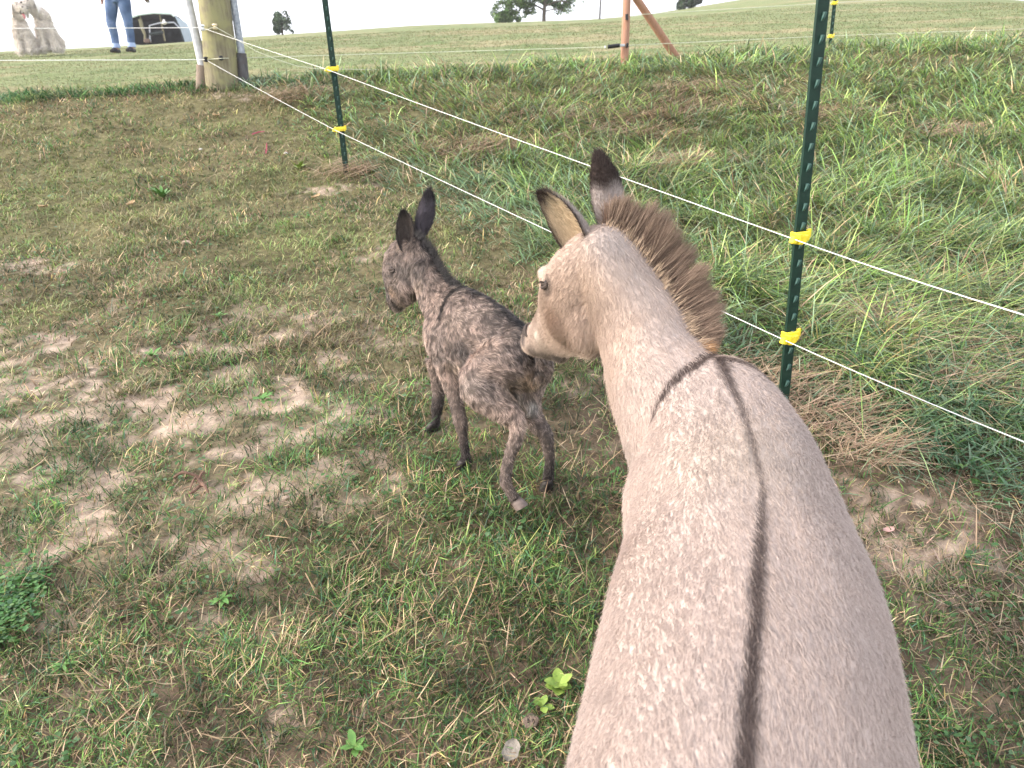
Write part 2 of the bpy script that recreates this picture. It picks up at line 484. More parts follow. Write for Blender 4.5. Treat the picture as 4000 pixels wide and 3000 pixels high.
x, y = scatter(120000, 2.3, 6.5, power=1.0)
pt = fbm(x * 2.3, y * 3.6, 101, 4); p2 = fbm(x * 8, y * 12, 103, 3)
ok = (outside(x, y) < .15) & (y < FENCE_FAR(x)) & (RNG.uniform(0, 1, len(x)) < (.15 + .85 * sstep(.42, .60, pt)) * (.25 + .9 * sstep(.4, .6, p2)) * (1 - .6 * bare(x, y)))
x, y, pt, p2 = x[ok], y[ok], pt[ok], p2[ok]; n = len(x)
c = mixcol([(.10, .19, .05), (.17, .27, .07), (.27, .32, .11), (.38, .32, .17), (.46, .36, .22), (.07, .12, .06)], [1.6, 2, 1.8, 1.2, 1, 1], n, .2)
brn = (sstep(.5, .6, fbm(x * 3, y * 4, 105, 3)) * .6)[:, None]
c = c * (1 - brn) + mixcol([(.30, .21, .13), (.22, .15, .09), (.40, .30, .2)], [1, 1, 1], n) * brn
blades('upper_paddock_tufts', x, y, RNG.gamma(5, .0055, n) * (.7 + .7 * sstep(.5, .65, pt)) + .01, RNG.uniform(.003, .0065, n) * (.6 + y * .13), RNG.uniform(.3, .95, n), RNG.uniform(0, .5, n), c * .4, c * 1.2, M_BLADE, seg=2, label='tufts of yellow green and brown turf in the upper paddock')  # tuft roots painted dark, as shade low among the blades
x, y = scatter(16000, .42, 3.2, power=2.2)
lush = np.exp(-((x - lx) / .8) ** 2 - ((y - ly) / .55) ** 2)
ok = (RNG.uniform(0, 1, len(x)) < (.15 + .85 * lush) * (1 - .8 * bare(x, y)) * (.3 + sstep(.42, .6, fbm(x * 6, y * 6, 77, 3)))) & (outside(x, y) < .2)
x, y = x[ok], y[ok]; n = len(x)
c = mixcol([(.05, .13, .035), (.09, .20, .05), (.17, .27, .08), (.30, .24, .12), (.45, .33, .19)], [2, 2.4, 1.2, 1, 1], n, .2)
blades('taller_tufts', x, y, RNG.gamma(5, .009, n) + .01, RNG.uniform(.002, .0042, n), RNG.uniform(.4, .97, n), RNG.uniform(0, .6, n), c * .5, c * 1.15, M_BLADE, seg=3, label='scattered taller blades and bent stalks in the near turf')  # root tone dimmed to paint shade between the stalks

# 3. long grass outside the wire
def HAYP(x, y):
    s = np.zeros_like(x)
    for cx, cy, rx, ry in HAY:
        q = ((x - cx + (fbm(x * 5, y * 5, 81, 2) - .5) * .3) / rx) ** 2 + ((y - cy) / ry) ** 2
        s = np.maximum(s, np.exp(-q ** 1.5))
    return s
HAY = []
for px, py, rx, ry in [(2640, 440, .35, .12), (2450, 540, .3, .1), (2720, 370, .3, .1), (3240, 470, .22, .12), (2700, 660, .25, .1), (3720, 530, .16, .1), (3850, 1420, .17, .10), (3780, 1560, .12, .07), (3230, 1660, .12, .06),
                       (3400, 1800, .09, .04), (1850, 600, .28, .13), (1130, 395, .25, .1), (3380, 1280, .14, .07), (2150, 480, .2, .09), (3600, 1330, .13, .06), (3050, 1530, .12, .1), (1340, 690, .14, .1), (2500, 480, .25, .06)]:
    _g = on_ground(px, py); HAY.append((_g[0], _g[1], rx, ry))
x, y = scatter(330000, .7, 7.3, power=1.8)
o = outside(x, y) + (fbm(x * 3.1, y * 3.1, 82, 3) - .5) * .45
back = y < FENCE_FAR(x) + .45 + (fbm(x * 1.7, y * 1.7, 83, 3) - .5) * 1.0
strip = (np.abs(y - FENCE_FAR(x) - (fbm(x * 1.5, y, 84, 2) - .5) * .25) < .17) & (x < -1.9)
hp = HAYP(x, y)
cl = fbm(x * 3.4, y * 3.4, 85, 4)
inn = ((o > .05) & back) | strip
keep = inn & (RNG.uniform(0, 1, len(x)) < (np.where(strip, 1.6, sstep(.05, .5, o) * .65 + .35)) * np.where(strip, 1, (1 - .35 * hp)) * (.45 + .9 * sstep(.36, .62, cl)))
x, y, o, cl = x[keep], y[keep], o[keep], cl[keep]; n = len(x)
stp = (x < -1.9) & (o < .0)
cl3 = fbm(x * 6.5, y * 6.5, 86, 3)
tall = (.45 + .75 * sstep(.0, .7, o)) * (.65 + .75 * sstep(.4, .66, cl3))
tall = np.where(x < -1.9, .95, tall)
h = RNG.gamma(6, .0165, n) * tall * (1 - .35 * sstep(3.5, 6.5, y)) + .02
w = RNG.uniform(.0024, .0050, n) * (1 + .28 * np.maximum(y - 1.5, 0))
g = mixcol([(.12, .22, .06), (.23, .34, .09), (.36, .43, .16), (.12, .21, .11), (.20, .29, .17), (.28, .38, .24)], [1.8, 3, 2.4, 1.4, 1.6, 1.1], n, .16)
# greyer blue-green weedy band right behind the wire
blu = (sstep(.8, .05, o) * sstep(.35, .55, fbm(x * 1.6, y * 1.6, 87, 3)))[:, None]
g = g * (1 - .75 * blu) + mixcol([(.11, .19, .115), (.18, .27, .185), (.25, .34, .25)], [2, 2, 1], n, .12) * .75 * blu
isd = (RNG.uniform(0, 1, n) < .08 + .15 * sstep(.5, .66, fbm(x * 2.6, y * 2.6, 89, 3)))[:, None]
g = np.where(isd & ~stp[:, None], mixcol(DRY, [2, 2, 2, 1, 1], n), g); g = np.where(stp[:, None], mixcol([(.05, .12, .045), (.07, .16, .05), (.10, .19, .07)], [2, 2, 1], n), g)  # strip of tall dark grass; its greens also hold the band's shade
g = g * (.78 + .75 * sstep(.3, .68, fbm(x * 5, y * 6, 90, 4)))[:, None]
comb = fbm(x * 1.4, y * 1.4, 88, 3) * 6.3 + 1.2
g = g * RNG.choice([.6, .9, 1.15, 1.45], (n, 1), p=[.25, .35, .25, .15])
az = np.where(RNG.uniform(0, 1, n) < .55, comb + RNG.normal(0, .7, n), RNG.uniform(0, 6.283, n))
blades('long_grass', x, y, h, w, RNG.uniform(.3, .97, n), RNG.uniform(.1, .85, n), g * .45, g * 1.35, M_BLADE, az=az, seg=3, label='long tangled green grass growing outside the fence wire')  # dark root colours paint the tangle's own shade

# 4. matted hay inside the long grass
hx = []; 
for cx, cy, rx, ry in HAY:
    k = int(2300 * rx * ry / .03 * .25) + 200
    hx.append(np.stack([cx + RNG.normal(0, rx * .8, k), cy + RNG.normal(0, ry * .8, k)], -1))
hx = np.concatenate(hx); x, y = hx[:, 0], hx[:, 1]; n = len(x)
c = mixcol([(.34, .235, .155), (.42, .30, .20), (.27, .185, .12), (.5, .38, .26)], [2, 2, 1.4, 1], n, .15)
blades('matted_hay', x, y, RNG.uniform(.05, .17, n), RNG.uniform(.0018, .0034, n) * (1 + .2 * np.maximum(y - 1.5, 0)), np.full(n, .93), RNG.uniform(-.1, .2, n), c, c * 1.1, M_STRAW,
       az=np.where(RNG.uniform(0, 1, n) < .5, RNG.normal(.2, .5, n), RNG.uniform(0, 6.28, n)), seg=2, flat=.5, lift=.012, zofs=RNG.uniform(0, .05, n), label='matted reddish tan hay lying in flattened swathes')
# trampled dead thatch all along the foot of the fence
x, y = scatter(60000, .6, 6.6, power=2.0)
o = outside(x, y); ok = (o > -.35) & (o < .55) & (RNG.uniform(0, 1, len(x)) < sstep(.38, .58, fbm(x * 3.7, y * 3.7, 91, 3)))
x, y = x[ok], y[ok]; n = len(x)
c = mixcol([(.30, .22, .16), (.38, .28, .20), (.22, .15, .105), (.44, .34, .25)], [2, 2, 1.4, 1], n, .15)
blades('dead_thatch', x, y, RNG.uniform(.02, .08, n), RNG.uniform(.0014, .0026, n) * (1 + .2 * np.maximum(y - 1.5, 0)), np.full(n, .93), RNG.uniform(-.1, .2, n), c, c * 1.1, M_STRAW, seg=2, flat=.4, lift=.008,
       label='grey brown dead thatch trampled along the foot of the fence')

# 5. mown field beyond the far wire
x, y = scatter(120000, 6.3, 22, power=1.5)
n = len(x)
ok = (y > FENCE_FAR(x) + .05) & ~((np.abs(x + 7.0) < .9) & (y > 12.2) & (y < 14.2) & (RNG.uniform(0, 1, n) < .8))
x, y = x[ok], y[ok]; n = len(x)
st = fbm(x * .35 + y * .06, y * 1.5, 53, 4); st2 = fbm(x * 2.2, y * 3.5, 54, 4)
g = mixcol([(.15, .17, .075), (.21, .215, .10), (.30, .26, .14), (.12, .16, .065)], [2, 2, 1.4, 1], n, .13)
s_ = sstep(.5, .64, st)[:, None]
g = g * (1 - .5 * s_) + np.array([.33, .28, .16]) * .5 * s_
g = g * (1 - .4 * sstep(.5, .7, st2))[:, None] + (np.array([.13, .17, .07]) * .4) * sstep(.5, .7, st2)[:, None]
blades('mown_grass', x, y, RNG.uniform(.008, .024, n) * (1 + .02 * y), RNG.uniform(.005, .010, n) * (y / 8), RNG.uniform(.3, .8, n), RNG.uniform(.1, .5, n), g * .8, g * 1.1, M_BLADE, seg=2,
       label='short pale mown grass of the hill field beyond the far wire')

# 6. broad leaved weeds (clover, plantain) as leafy ground cover
def leaves(name, x, y, size, c, mat, label, zofs):
    n = len(x); z = G(x, y) + zofs
    az = RNG.uniform(0, 6.283, n); tilt = RNG.uniform(.0, .6, n)
    d = np.stack([np.cos(az), np.sin(az), np.sin(tilt) * .8], -1); s = np.stack([-np.sin(az), np.cos(az), RNG.uniform(-.3, .3, n)], -1)
    p = np.stack([x, y, z], -1)
    L = size[:, None]; W = (size * RNG.uniform(.28, .46, n))[:, None]
    up = np.array([0, 0, 1.0])
    V = np.stack([p, p + d * L * .35 - s * W + up * L * .10, p + d * L * .35 + s * W + up * L * .10, p + d * L * .42 + up * L * .04, p + d * L * .8 - s * W * .7 + up * L * .07, p + d * L * .8 + s * W * .7 + up * L * .07, p + d * L - up * L * .05], 1)
    tri = np.array([[0, 3, 1], [0, 2, 3], [1, 3, 4], [3, 2, 5], [3, 6, 4], [3, 5, 6]])
    F = ((np.arange(n) * 7)[:, None, None] + tri[None]).reshape(-1, 3)
    C = np.repeat(c[:, None, :], 7, 1); C[:, 3] *= .85
    o = mesh_np(name, V.reshape(-1, 3), F, mat, None, True, C.reshape(-1, 3))
    o['kind'] = 'stuff'; o['label'] = label
    return o
M_LEAF = tint_mat('weed_leaf', .45, .35, .25)
cg = on_ground(60, 2420)
k = 1500
x = cg[0] + RNG.normal(0, .045, k) - .03; y = cg[1] + RNG.normal(0, .075, k) + .0
leaves('clover_clump', x, y, RNG.uniform(.007, .018, k), mixcol([(.05, .15, .035), (.08, .19, .05), (.15, .26, .09), (.06, .13, .06)], [2, 2, 1, 1], k), M_LEAF, 'dense bright green clump of clover at the left foreground', RNG.uniform(.0, .035, k))
x, y = scatter(42000, .42, 6.3, power=2.0)
cl = fbm(x * 3.8, y * 3.8, 95, 4); o = outside(x, y)
dn = sstep(.48, .62, cl) * .8 + sstep(.0, .2, o) * sstep(.9, .4, o) * .5
ok = (RNG.uniform(0, 1, len(x)) < dn * (1 - bare(x, y))) & (o < .9)
x, y, o = x[ok], y[ok], o[ok]; n = len(x)
c = mixcol([(.055, .13, .04), (.08, .17, .05), (.12, .20, .10), (.16, .24, .08)], [2, 2, 1.2, .6], n)
leaves('small_weeds', x, y, RNG.uniform(.006, .017, n) * (1 + .16 * np.maximum(y - 1, 0)) * (1 + .5 * (o > 0)), c, M_LEAF, 'small broad leaved weeds growing through the turf', RNG.uniform(.004, .03, n))
# wide-bladed crabgrass on the right, just behind the wire
x, y = scatter(80000, .6, 2.6, power=1.6)
o = outside(x, y); ok = (o > .12) & (o < .95) & (x > .5) & (RNG.uniform(0, 1, len(x)) < .2 + .8 * sstep(.4, .6, fbm(x * 4, y * 4, 97, 3)))
x, y = x[ok], y[ok]; n = len(x)
c = mixcol([(.08, .17, .085), (.12, .21, .12), (.18, .27, .17), (.09, .19, .05)], [2, 2, 1, 1], n)
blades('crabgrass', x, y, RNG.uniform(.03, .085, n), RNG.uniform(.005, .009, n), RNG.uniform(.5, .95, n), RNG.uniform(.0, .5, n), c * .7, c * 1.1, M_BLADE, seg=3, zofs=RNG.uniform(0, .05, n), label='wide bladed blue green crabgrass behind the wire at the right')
# ------------------------------------------------------------------ fences
M_GREEN = noise_mat('green_enamel', (.005, .022, .014), (.009, .036, .023), scale=30, rough=.55, bump=.15, c3=(.007, .029, .018), spec=.3, bdist=.001)
M_STUD = noise_mat('pale_green_stud', (.03, .075, .065), (.06, .13, .115), scale=120, rough=.45, bump=.1, spec=.5)  # studs a paler green than the shaft
M_RUST = noise_mat('post_foot_rust', (.05, .03, .02), (.02, .035, .025), scale=40, rough=.8, bump=.2)
M_YEL = noise_mat('yellow_plastic', (.78, .60, .02), (.90, .72, .04), scale=60, rough=.4, bump=.08, spec=.5, bdist=.0008)
M_ROPE = noise_mat('white_polywire', (.72, .72, .70), (.86, .86, .84), scale=500, rough=.5, bump=.3, bdist=.0005)
M_ROPE2 = noise_mat('cream_polywire', (.55, .55, .42), (.68, .68, .52), scale=300, rough=.6, bump=.2, bdist=.0005)
M_BLACK = noise_mat('black_plastic', (.012, .012, .014), (.03, .03, .033), scale=50, rough=.45, bump=.1)
M_STEEL = noise_mat('galvanised_steel', (.42, .44, .46), (.58, .60, .62), scale=40, rough=.45, bump=.1, metal=.5)

def t_post(loc, label, top, yaw, near=True, group='green steel fence posts'):
    t = thing('fence_post', loc, label, 'fence post', group, (0, 0, yaw))
    # T section: flange (face with studs) + stem behind; local -Y faces the studs
    m = MB(); z0, z1 = -.35, top
    prof = [(-.0172, 0), (.0172, 0), (.0172, .0035), (.0028, .0048), (.0022, .030), (-.0022, .030), (-.0028, .0048), (-.0172, .0035)]
    levels = np.linspace(z0, z1, 12)
    v = [(px_ + .0006 * math.sin(k * 2.1), py_, z) for k, z in enumerate(levels) for px_, py_ in prof]; f = []
    for k in range(len(levels) - 1):
        for i in range(8):
            j = (i + 1) % 8; f.append([k * 8 + i, k * 8 + j, k * 8 + 8 + j, k * 8 + 8 + i])
    f.append(list(range(7, -1, -1))); f.append([(len(levels) - 1) * 8 + i for i in range(8)])
    m.add(v, f); m.build('shaft', M_GREEN, t, local=True)
    # studs: raised sloping lugs
    s = MB()
    M_ST = M_STUD
    s.add([(-.0050, 0, -.012), (.0040, 0, -.011), (.0068, 0, .011), (-.0008, 0, .011), (-.0042, -.0065, -.005), (.0036, -.0065, -.004), (.0060, -.0090, .009), (-.0004, -.0090, .009)],
          [[4, 5, 6, 7], [0, 1, 5, 4], [1, 2, 6, 5], [2, 3, 7, 6], [3, 0, 4, 7]])
    first = None
    z = .035
    while z < top - .02:
        if first is None:
            o = s.build('stud', M_STUD, t, local=True); first = o.data
        else:
            o = bpy.data.objects.new('stud', first); link(o, t)
        o.location = (.0004, -.0003, z); z += .054
    return t

def clip(t, h, mirror=1):
    """yellow insulator clip gripping the post, its arm reaching to the left"""
    m = MB()
    m.box((.001, -.0085, 0), (.041, .010, .026), bev=.002)              # plate across the face
    m.box((.0215, .004, .001), (.006, .030, .031), bev=.0015)           # hook round the right flange
    m.box((.026, -.004, .006), (.012, .006, .026), bev=.0015)
    m.box((-.021, .004, 0), (.006, .026, .024), bev=.0015)
    m.box((-.008, -.020, -.003), (.030, .016, .018), Matrix.Rotation(math.radians(14), 3, 'Z'), bev=.002)
    m.box((-.032, -.026, -.002), (.012, .022, .030), Matrix.Rotation(math.radians(12), 3, 'Z'), bev=.002)   # wire jaw, front and back plates
    m.box((-.022, -.034, -.004), (.022, .006, .024), Matrix.Rotation(math.radians(-25), 3, 'Y'), bev=.0015)
    m.box((-.046, -.024, -.004), (.014, .020, .020), Matrix.Rotation(math.radians(20), 3, 'Y'), bev=.002)
    m.tube([(-.050, -.032, .001), (-.010, -.034, .001)], .0025, 8)
    o = m.build('insulator', M_YEL, t, local=True)
    o.location = (0, 0, h); o.rotation_euler = (0, 0, math.radians(6))
    return o

def post_at(x, y): return (x, y, g1(x, y) - .0)

NP_ = P(3060, 1600, 2.07)
near_z = float(NP_[2])
fence_dir = math.atan2(FB[1] - FA[1], FB[0] - FA[0])
t1 = t_post((NP_[0], NP_[1], near_z), 'nearest green steel T post with yellow insulators, right beside the adult donkey', 1.50, math.radians(14))
t2 = t_post((float(P(1352, 660, 4.7)[0]), 4.70, float(P(1352, 660, 4.7)[2])), 'middle green steel T post with yellow insulators, up the slope behind the foal', 1.35, math.radians(12))
fx3 = P(3245, 160, 7.4)
t3 = t_post((fx3[0], 7.4, g1(fx3[0], 7.4)), 'far thin T post just right of the nearest post, beside the mown field', 1.35, math.radians(8))

def hgt(t, px, py):
    q = P(px, py, t.location.y); return q[2] - t.location.z
CL = {}
for key, t, px, py in [('n_up', t1, 3112, 922), ('n_lo', t1, 3072, 1310), ('m_up', t2, 1297, 270), ('m_lo', t2, 1328, 504), ('f_up', t3, 3265, 12), ('f_lo', t3, 3250, 141)]:
    h = hgt(t, px, py); clip(t, h); CL[key] = np.array([t.location.x - .038, t.location.y - .035, t.location.z + h])

def rope(name, pts, r, label, mat, sag=.0, group=None, twist=True):
    P_ = [np.array(p, float) for p in pts]; out = []
    for a, b in zip(P_[:-1], P_[1:]):
        k = max(6, int(np.linalg.norm(b - a) / .12))
        for i in range(k):
            s = i / k; out.append(a * (1 - s) + b * s - np.array([0, 0, sag * 4 * s * (1 - s)]))
    out.append(P_[-1])
    m = MB(); m.tube(out, r, 8)
    o = m.build(name, mat, None, True)
    tag(o, label, 'fence wire', group)
    return o

# corner pole (thick, old)
def wood_mat(name, c1, c2, c3, scale=6):
    m, nt, b = new_mat(name)
    tc = N(nt, 'ShaderNodeTexCoord'); mp = N(nt, 'ShaderNodeMapping'); mp.inputs['Scale'].default_value = (1, 1, .10)
    nt.links.new(tc.outputs['Object'], mp.inputs[0])
    n1 = N(nt, 'ShaderNodeTexNoise'); n1.inputs['Scale'].default_value = scale * 9; n1.inputs['Detail'].default_value = 9; n1.inputs['Roughness'].default_value = .65
    n2 = N(nt, 'ShaderNodeTexNoise'); n2.inputs['Scale'].default_value = scale * 1.6; n2.inputs['Detail'].default_value = 4
    nt.links.new(mp.outputs[0], n1.inputs[0]); nt.links.new(tc.outputs['Object'], n2.inputs[0])
    r1 = N(nt, 'ShaderNodeValToRGB'); r1.color_ramp.elements[0].position = .3; r1.color_ramp.elements[0].color = (*c1, 1); r1.color_ramp.elements[1].position = .7; r1.color_ramp.elements[1].color = (*c2, 1)
    nt.links.new(n1.outputs[0], r1.inputs[0])
    mx = N(nt, 'ShaderNodeMix', data_type='RGBA'); nt.links.new(r1.outputs[0], mx.inputs[6]); mx.inputs[7].default_value = (*c3, 1)
    mr = N(nt, 'ShaderNodeMapRange'); mr.inputs[1].default_value = .42; mr.inputs[2].default_value = .62; nt.links.new(n2.outputs[0], mr.inputs[0]); nt.links.new(mr.outputs[0], mx.inputs[0])
    nt.links.new(mx.outputs[2], b.inputs['Base Color'])
    b.inputs['Roughness'].default_value = .85; b.inputs['Specular IOR Level'].default_value = .2
    bp = N(nt, 'ShaderNodeBump'); bp.inputs['Strength'].default_value = .9; bp.inputs['Distance'].default_value = .006
    nt.links.new(n1.outputs[0], bp.inputs['Height']); nt.links.new(bp.outputs[0], b.inputs['Normal'])
    return m
M_OLD = wood_mat('weathered_green_wood', (.12, .10, .07), (.30, .27, .17), (.27, .255, .13))
M_ORANGE = wood_mat('round_orange_pole', (.30, .155, .10), (.44, .25, .17), (.36, .20, .14), 10)
M_STUB = wood_mat('grey_brown_stub', (.16, .125, .10), (.32, .26, .21), (.26, .20, .155), 10)
M_DARKSTUB = wood_mat('dark_grey_stub', (.05, .05, .055), (.15, .145, .15), (.10, .09, .09), 10)
M_PVC = noise_mat('pale_grey_pipe', (.42, .42, .42), (.56, .56, .57), scale=25, rough=.45, bump=.05)
M_PIPE2 = noise_mat('mottled_zinc_pipe', (.20, .22, .26), (.42, .45, .50), scale=40, rough=.6, bump=.2)

def pole(name, parent, pts, rad, mat, n=20, rough=.0, local=False):
    m = MB(); pts = [np.array(p, float) for p in pts]
    q, r = [], []
    K = max(2, int(24 / (len(pts) - 1)))
    for i in range(len(pts) - 1):
        for k in range(K):
            s = k / K; q.append(pts[i] * (1 - s) + pts[i + 1] * s); r.append(rad[i] * (1 - s) + rad[i + 1] * s)
    q.append(pts[-1]); r.append(rad[-1])
    m.tube(q, r, n)
    V = np.array(m.v)
    if rough:
        c = np.array([q[i // n] if i < len(q) * n else q[-1] for i in range(len(V))])
        d = V - c
        a = np.arctan2(d[:, 1], d[:, 0])
        k = 1 + rough * (fbm(np.cos(a) * 1.5 + 7 + V[:, 2] * .8, np.sin(a) * 1.5 + V[:, 2] * 2.2, 5, 3) - .5)
        V = c + d * k[:, None]; m.v = [tuple(p) for p in V]
    return m.build(name, mat, parent, True)

YC = 6.42
cb = P(872, 340, YC); ct = P(812, -260, YC)
cp = thing('corner_post', (cb[0], YC, g1(cb[0], YC)), 'thick old round wooden corner post, greenish and weathered, between two grey pipes', 'fence post')
wpx = pix_m(870, 330, YC)
pole('post_body', cp, [cb - np.array([0, 0, .35]), cb, cb * .5 + ct * .5, ct], [.135, .132, .125, .118], M_OLD, 28, .16)
def knob(px, py, Y, r, mat, parent, squash=1.0, name='insulator'):
    c = P(px, py, Y); m = MB()
    zs = [-1, -.85, -.4, -.15, .15, .4, .85, 1]; rs = [.25, .8, 1, .55, .55, 1, .8, .25]
    m.tube([c + np.array([0, 0, z * r * squash]) for z in zs], [q * r for q in rs], 10)
    return m.build(name, mat, parent, True)
M_PORC = noise_mat('ivory_porcelain', (.62, .52, .34), (.75, .66, .46), scale=30, rough=.3, bump=0)
M_CLEAR = noise_mat('milky_insulator', (.62, .64, .66), (.75, .77, .78), scale=30, rough=.25, bump=0)
knob(790, 108, YC - .15, .024, M_CLEAR, cp); knob(840, 104, YC - .15, .022, M_PORC, cp); knob(804, 232, YC - .15, .020, M_BLACK, cp); knob(863, 227, YC - .16, .018, M_BLACK, cp)
for (px, py, px2, py2) in [(868, 15, 876, 13), (884, 83, 894, 82)]:
    m = MB(); m.tube([P(px, py, YC), P(px2, py2, YC - .03)], .003, 6); m.build('nail', M_BLACK, cp)

lp = thing('gate_pipe', P(792, 330, YC + .02), 'pale grey pipe set on a brown wooden stub, left of the corner post', 'pipe', 'grey pipes beside the corner post')
lb = P(790, 345, YC - .02); lm = P(791, 255, YC - .02); lt = P(728, -30, YC - .02); lt2 = P(684, -230, YC - .02)
lq = P(792, 262, YC - .02)
pole('stub', lp, [lb - np.array([0, 0, .2]), lb, lm], [.050, .048, .046], M_STUB, 16, .1)
pole('pipe', lp, [lq, lt, lt2], [.034, .031, .031], M_PVC, 16)
rp = thing('gate_pipe', P(952, 325, YC + .05), 'mottled zinc pipe with a side branch on a dark stub, right of the corner post', 'pipe', 'grey pipes beside the corner post')
rb = P(952, 322, YC + .05); rm = P(943, 208, YC + .05); rt = P(911, -5, YC + .05); rt2 = P(884, -210, YC + .05)
pole('stub', rp, [rb - np.array([0, 0, .2]), rb, rm], [.048, .046, .040], M_DARKSTUB, 14, .25)
pole('pipe', rp, [rm - np.array([0, 0, .02]), rt, rt2], [.030, .027, .027], M_PIPE2, 14, .08)
pole('side_branch', rp, [P(928, 120, YC + .04), P(905, 45, YC + .04), P(885, -15, YC + .04), P(850, -120, YC + .04)], [.012, .014, .013, .012], M_PIPE2, 10)

# orange pole with its brace
YR = 6.62
rpb = P(2438, 262, YR); rpt = P(2456, -180, YR)
rt_ = thing('brace_post', (rpb[0], YR, g1(rpb[0], YR)), 'round orange brown wooden post with a slanting brace leaning against it', 'fence post')
pole('upright', rt_, [rpb - np.array([0, 0, .2]), rpb, rpt], [.034, .034, .032], M_ORANGE, 18, .08)
bb = P(2652, 240, YR + .3); bt = P(2462, -40, YR + .02); bt2 = bt + (bt - bb) * .25
pole('brace', rt_, [bb - (bt - bb) * .15, bb, bt, bt2], [.035, .035, .031, .031], M_ORANGE, 18, .08)
m = MB(); m.tube([P(2375, 183, YR - .05), P(2420, 178, YR - .05)], .014, 10); 
for i in range(8):
    c = P(2376 + 6 * i, 183 - .8 * i, YR - .05); m.tube([c - np.array([.004, 0, 0]), c + np.array([.004, 0, 0])], .017, 10)
m.build('gate_handle', M_BLACK, rt_, True)
knob(2364, 184, YR - .05, .010, M_CLEAR, rt_, name='handle_eye')
m = MB(); m.box(P(2431, 177, YR - .04), (.045, .012, .02), bev=.003); m.build('clamp', M_STEEL, rt_)
m = MB(); m.box(P(2450, 177, YR - .04), (.018, .025, .035), bev=.003); m.build('insulator', M_BLACK, rt_)
m = MB(); m.tube([P(2448, 55, YR - .04), P(2449, 78, YR - .04)], .012, 8); m.build('insulator', M_BLACK, rt_)

# the wires
cu = P(800, 112, YC - .15); cl_ = P(808, 236, YC - .15)
up_end = P(4005, 1232, 1.33); lo_end = P(4005, 1728, 1.33)
def ext(a, b, k): return b + (b - a) * k
rope('polywire', [cu, CL['m_up'], CL['n_up'], up_end, ext(CL['n_up'], up_end, 1.2)], .0013, 'upper white polywire running down from the corner post past both near T posts', M_ROPE, .004, 'white wires of the near fence run')
rope('polywire', [cl_, CL['m_lo'], CL['n_lo'], lo_end, ext(CL['n_lo'], lo_end, 1.2)], .0013, 'lower white polywire running behind the donkeys close above the grass', M_ROPE, .004, 'white wires of the near fence run')
cu2 = P(790, 108, YC - .12); cl2_ = P(806, 233, YC - .12)
rope('polywire', [P(-700, 113, YC), P(400, 110, YC), cu2], .0022, 'upper white wire of the far run crossing in front of the dogs and the jeans', M_ROPE, 0, 'white wires of the far run left of the corner')
rope('polywire', [P(-700, 246, YC), P(0, 236, YC), cl2_], .0025, 'lower white wire of the far run at grass height left of the corner post', M_ROPE, 0, 'white wires of the far run left of the corner')
rope('polywire', [cl2_, P(863, 228, YC - .18), P(950, 226, YC + .1), P(2360, 184, YR - .05)], .0024, 'cream wire of the far run from the corner post to the black gate handle', M_ROPE2, .0, 'cream wires of the far run right of the corner')
rope('polywire', [P(2455, 177, YR - .03), CL['f_lo'], P(4030, 112, 8.4), P(4500, 100, 8.8)], .0024, 'lower cream wire of the far run right of the orange brace post', M_ROPE2, .0, 'cream wires of the far run right of the corner')
rope('polywire', [P(2449, 60, YR - .03), CL['f_up'], P(4030, -34, 8.4), P(4500, -50, 8.8)], .0024, 'upper cream wire of the far run right of the orange brace post', M_ROPE2, .0, 'cream wires of the far run right of the corner')
sl = [P(800, 118, YC - .17), P(840, 105, YC - .17), P(890, 132, YC - .16), P(940, 163, YC - .1), P(1000, 200, 6.3), P(1080, 232, 6.3), P(1160, 258, 6.35), P(1230, 268, 6.4), P(1330, 270, 6.5), P(1480, 272, 6.7)]
rope('loose_wire', sl, .0021, 'slack cream wire drooping from the ivory insulator down into the grass', M_ROPE2)
# ------------------------------------------------------------------ animals: lofted rings merged into one continuous skin
def nrm(v): v = np.asarray(v, float); return v / (np.linalg.norm(v) + 1e-12)

def loft(m, rings, n=20, sub=4, lat=None, egg=0.0):
    """rings: (A, B, a): A top/front contour point, B bottom/rear contour point, a half width sideways"""
    A = np.array([r[0] for r in rings], float); B = np.array([r[1] for r in rings], float); W = np.array([r[2] for r in rings], float)
    def cr(X):
        out = []
        for i in range(len(X) - 1):
            p0, p1, p2, p3 = X[max(i - 1, 0)], X[i], X[i + 1], X[min(i + 2, len(X) - 1)]
            for k in range(sub):
                t = k / sub
                out.append(.5 * ((2 * p1) + (-p0 + p2) * t + (2 * p0 - 5 * p1 + 4 * p2 - p3) * t * t + (-p0 + 3 * p1 - 3 * p2 + p3) * t ** 3))
        out.append(X[-1]); return np.array(out)
    A, B, W = cr(A), cr(B), cr(W)
    C = (A + B) / 2; U = (A - B) / 2
    v = []
    prev = None
    for i in range(len(C)):
        t = C[min(i + 1, len(C) - 1)] - C[max(i - 1, 0)]
        s = np.cross(t, U[i]); s = nrm(s)
        if lat is not None and s @ lat < 0: s = -s
        if prev is not None and s @ prev < 0: s = -s
        prev = s
        for k in range(n):
            a = 2 * math.pi * k / n
            w = W[i] * (1 - egg * math.sin(a))
            v.append(C[i] + U[i] * math.sin(a) + s * w * math.cos(a))
    f = []
    for i in range(len(C) - 1):
        for k in range(n):
            k2 = (k + 1) % n
            f.append([i * n + k, i * n + k2, (i + 1) * n + k2, (i + 1) * n + k])
    f.append(list(range(n - 1, -1, -1))); f.append([(len(C) - 1) * n + k for k in range(n)])
    m.add(v, f)

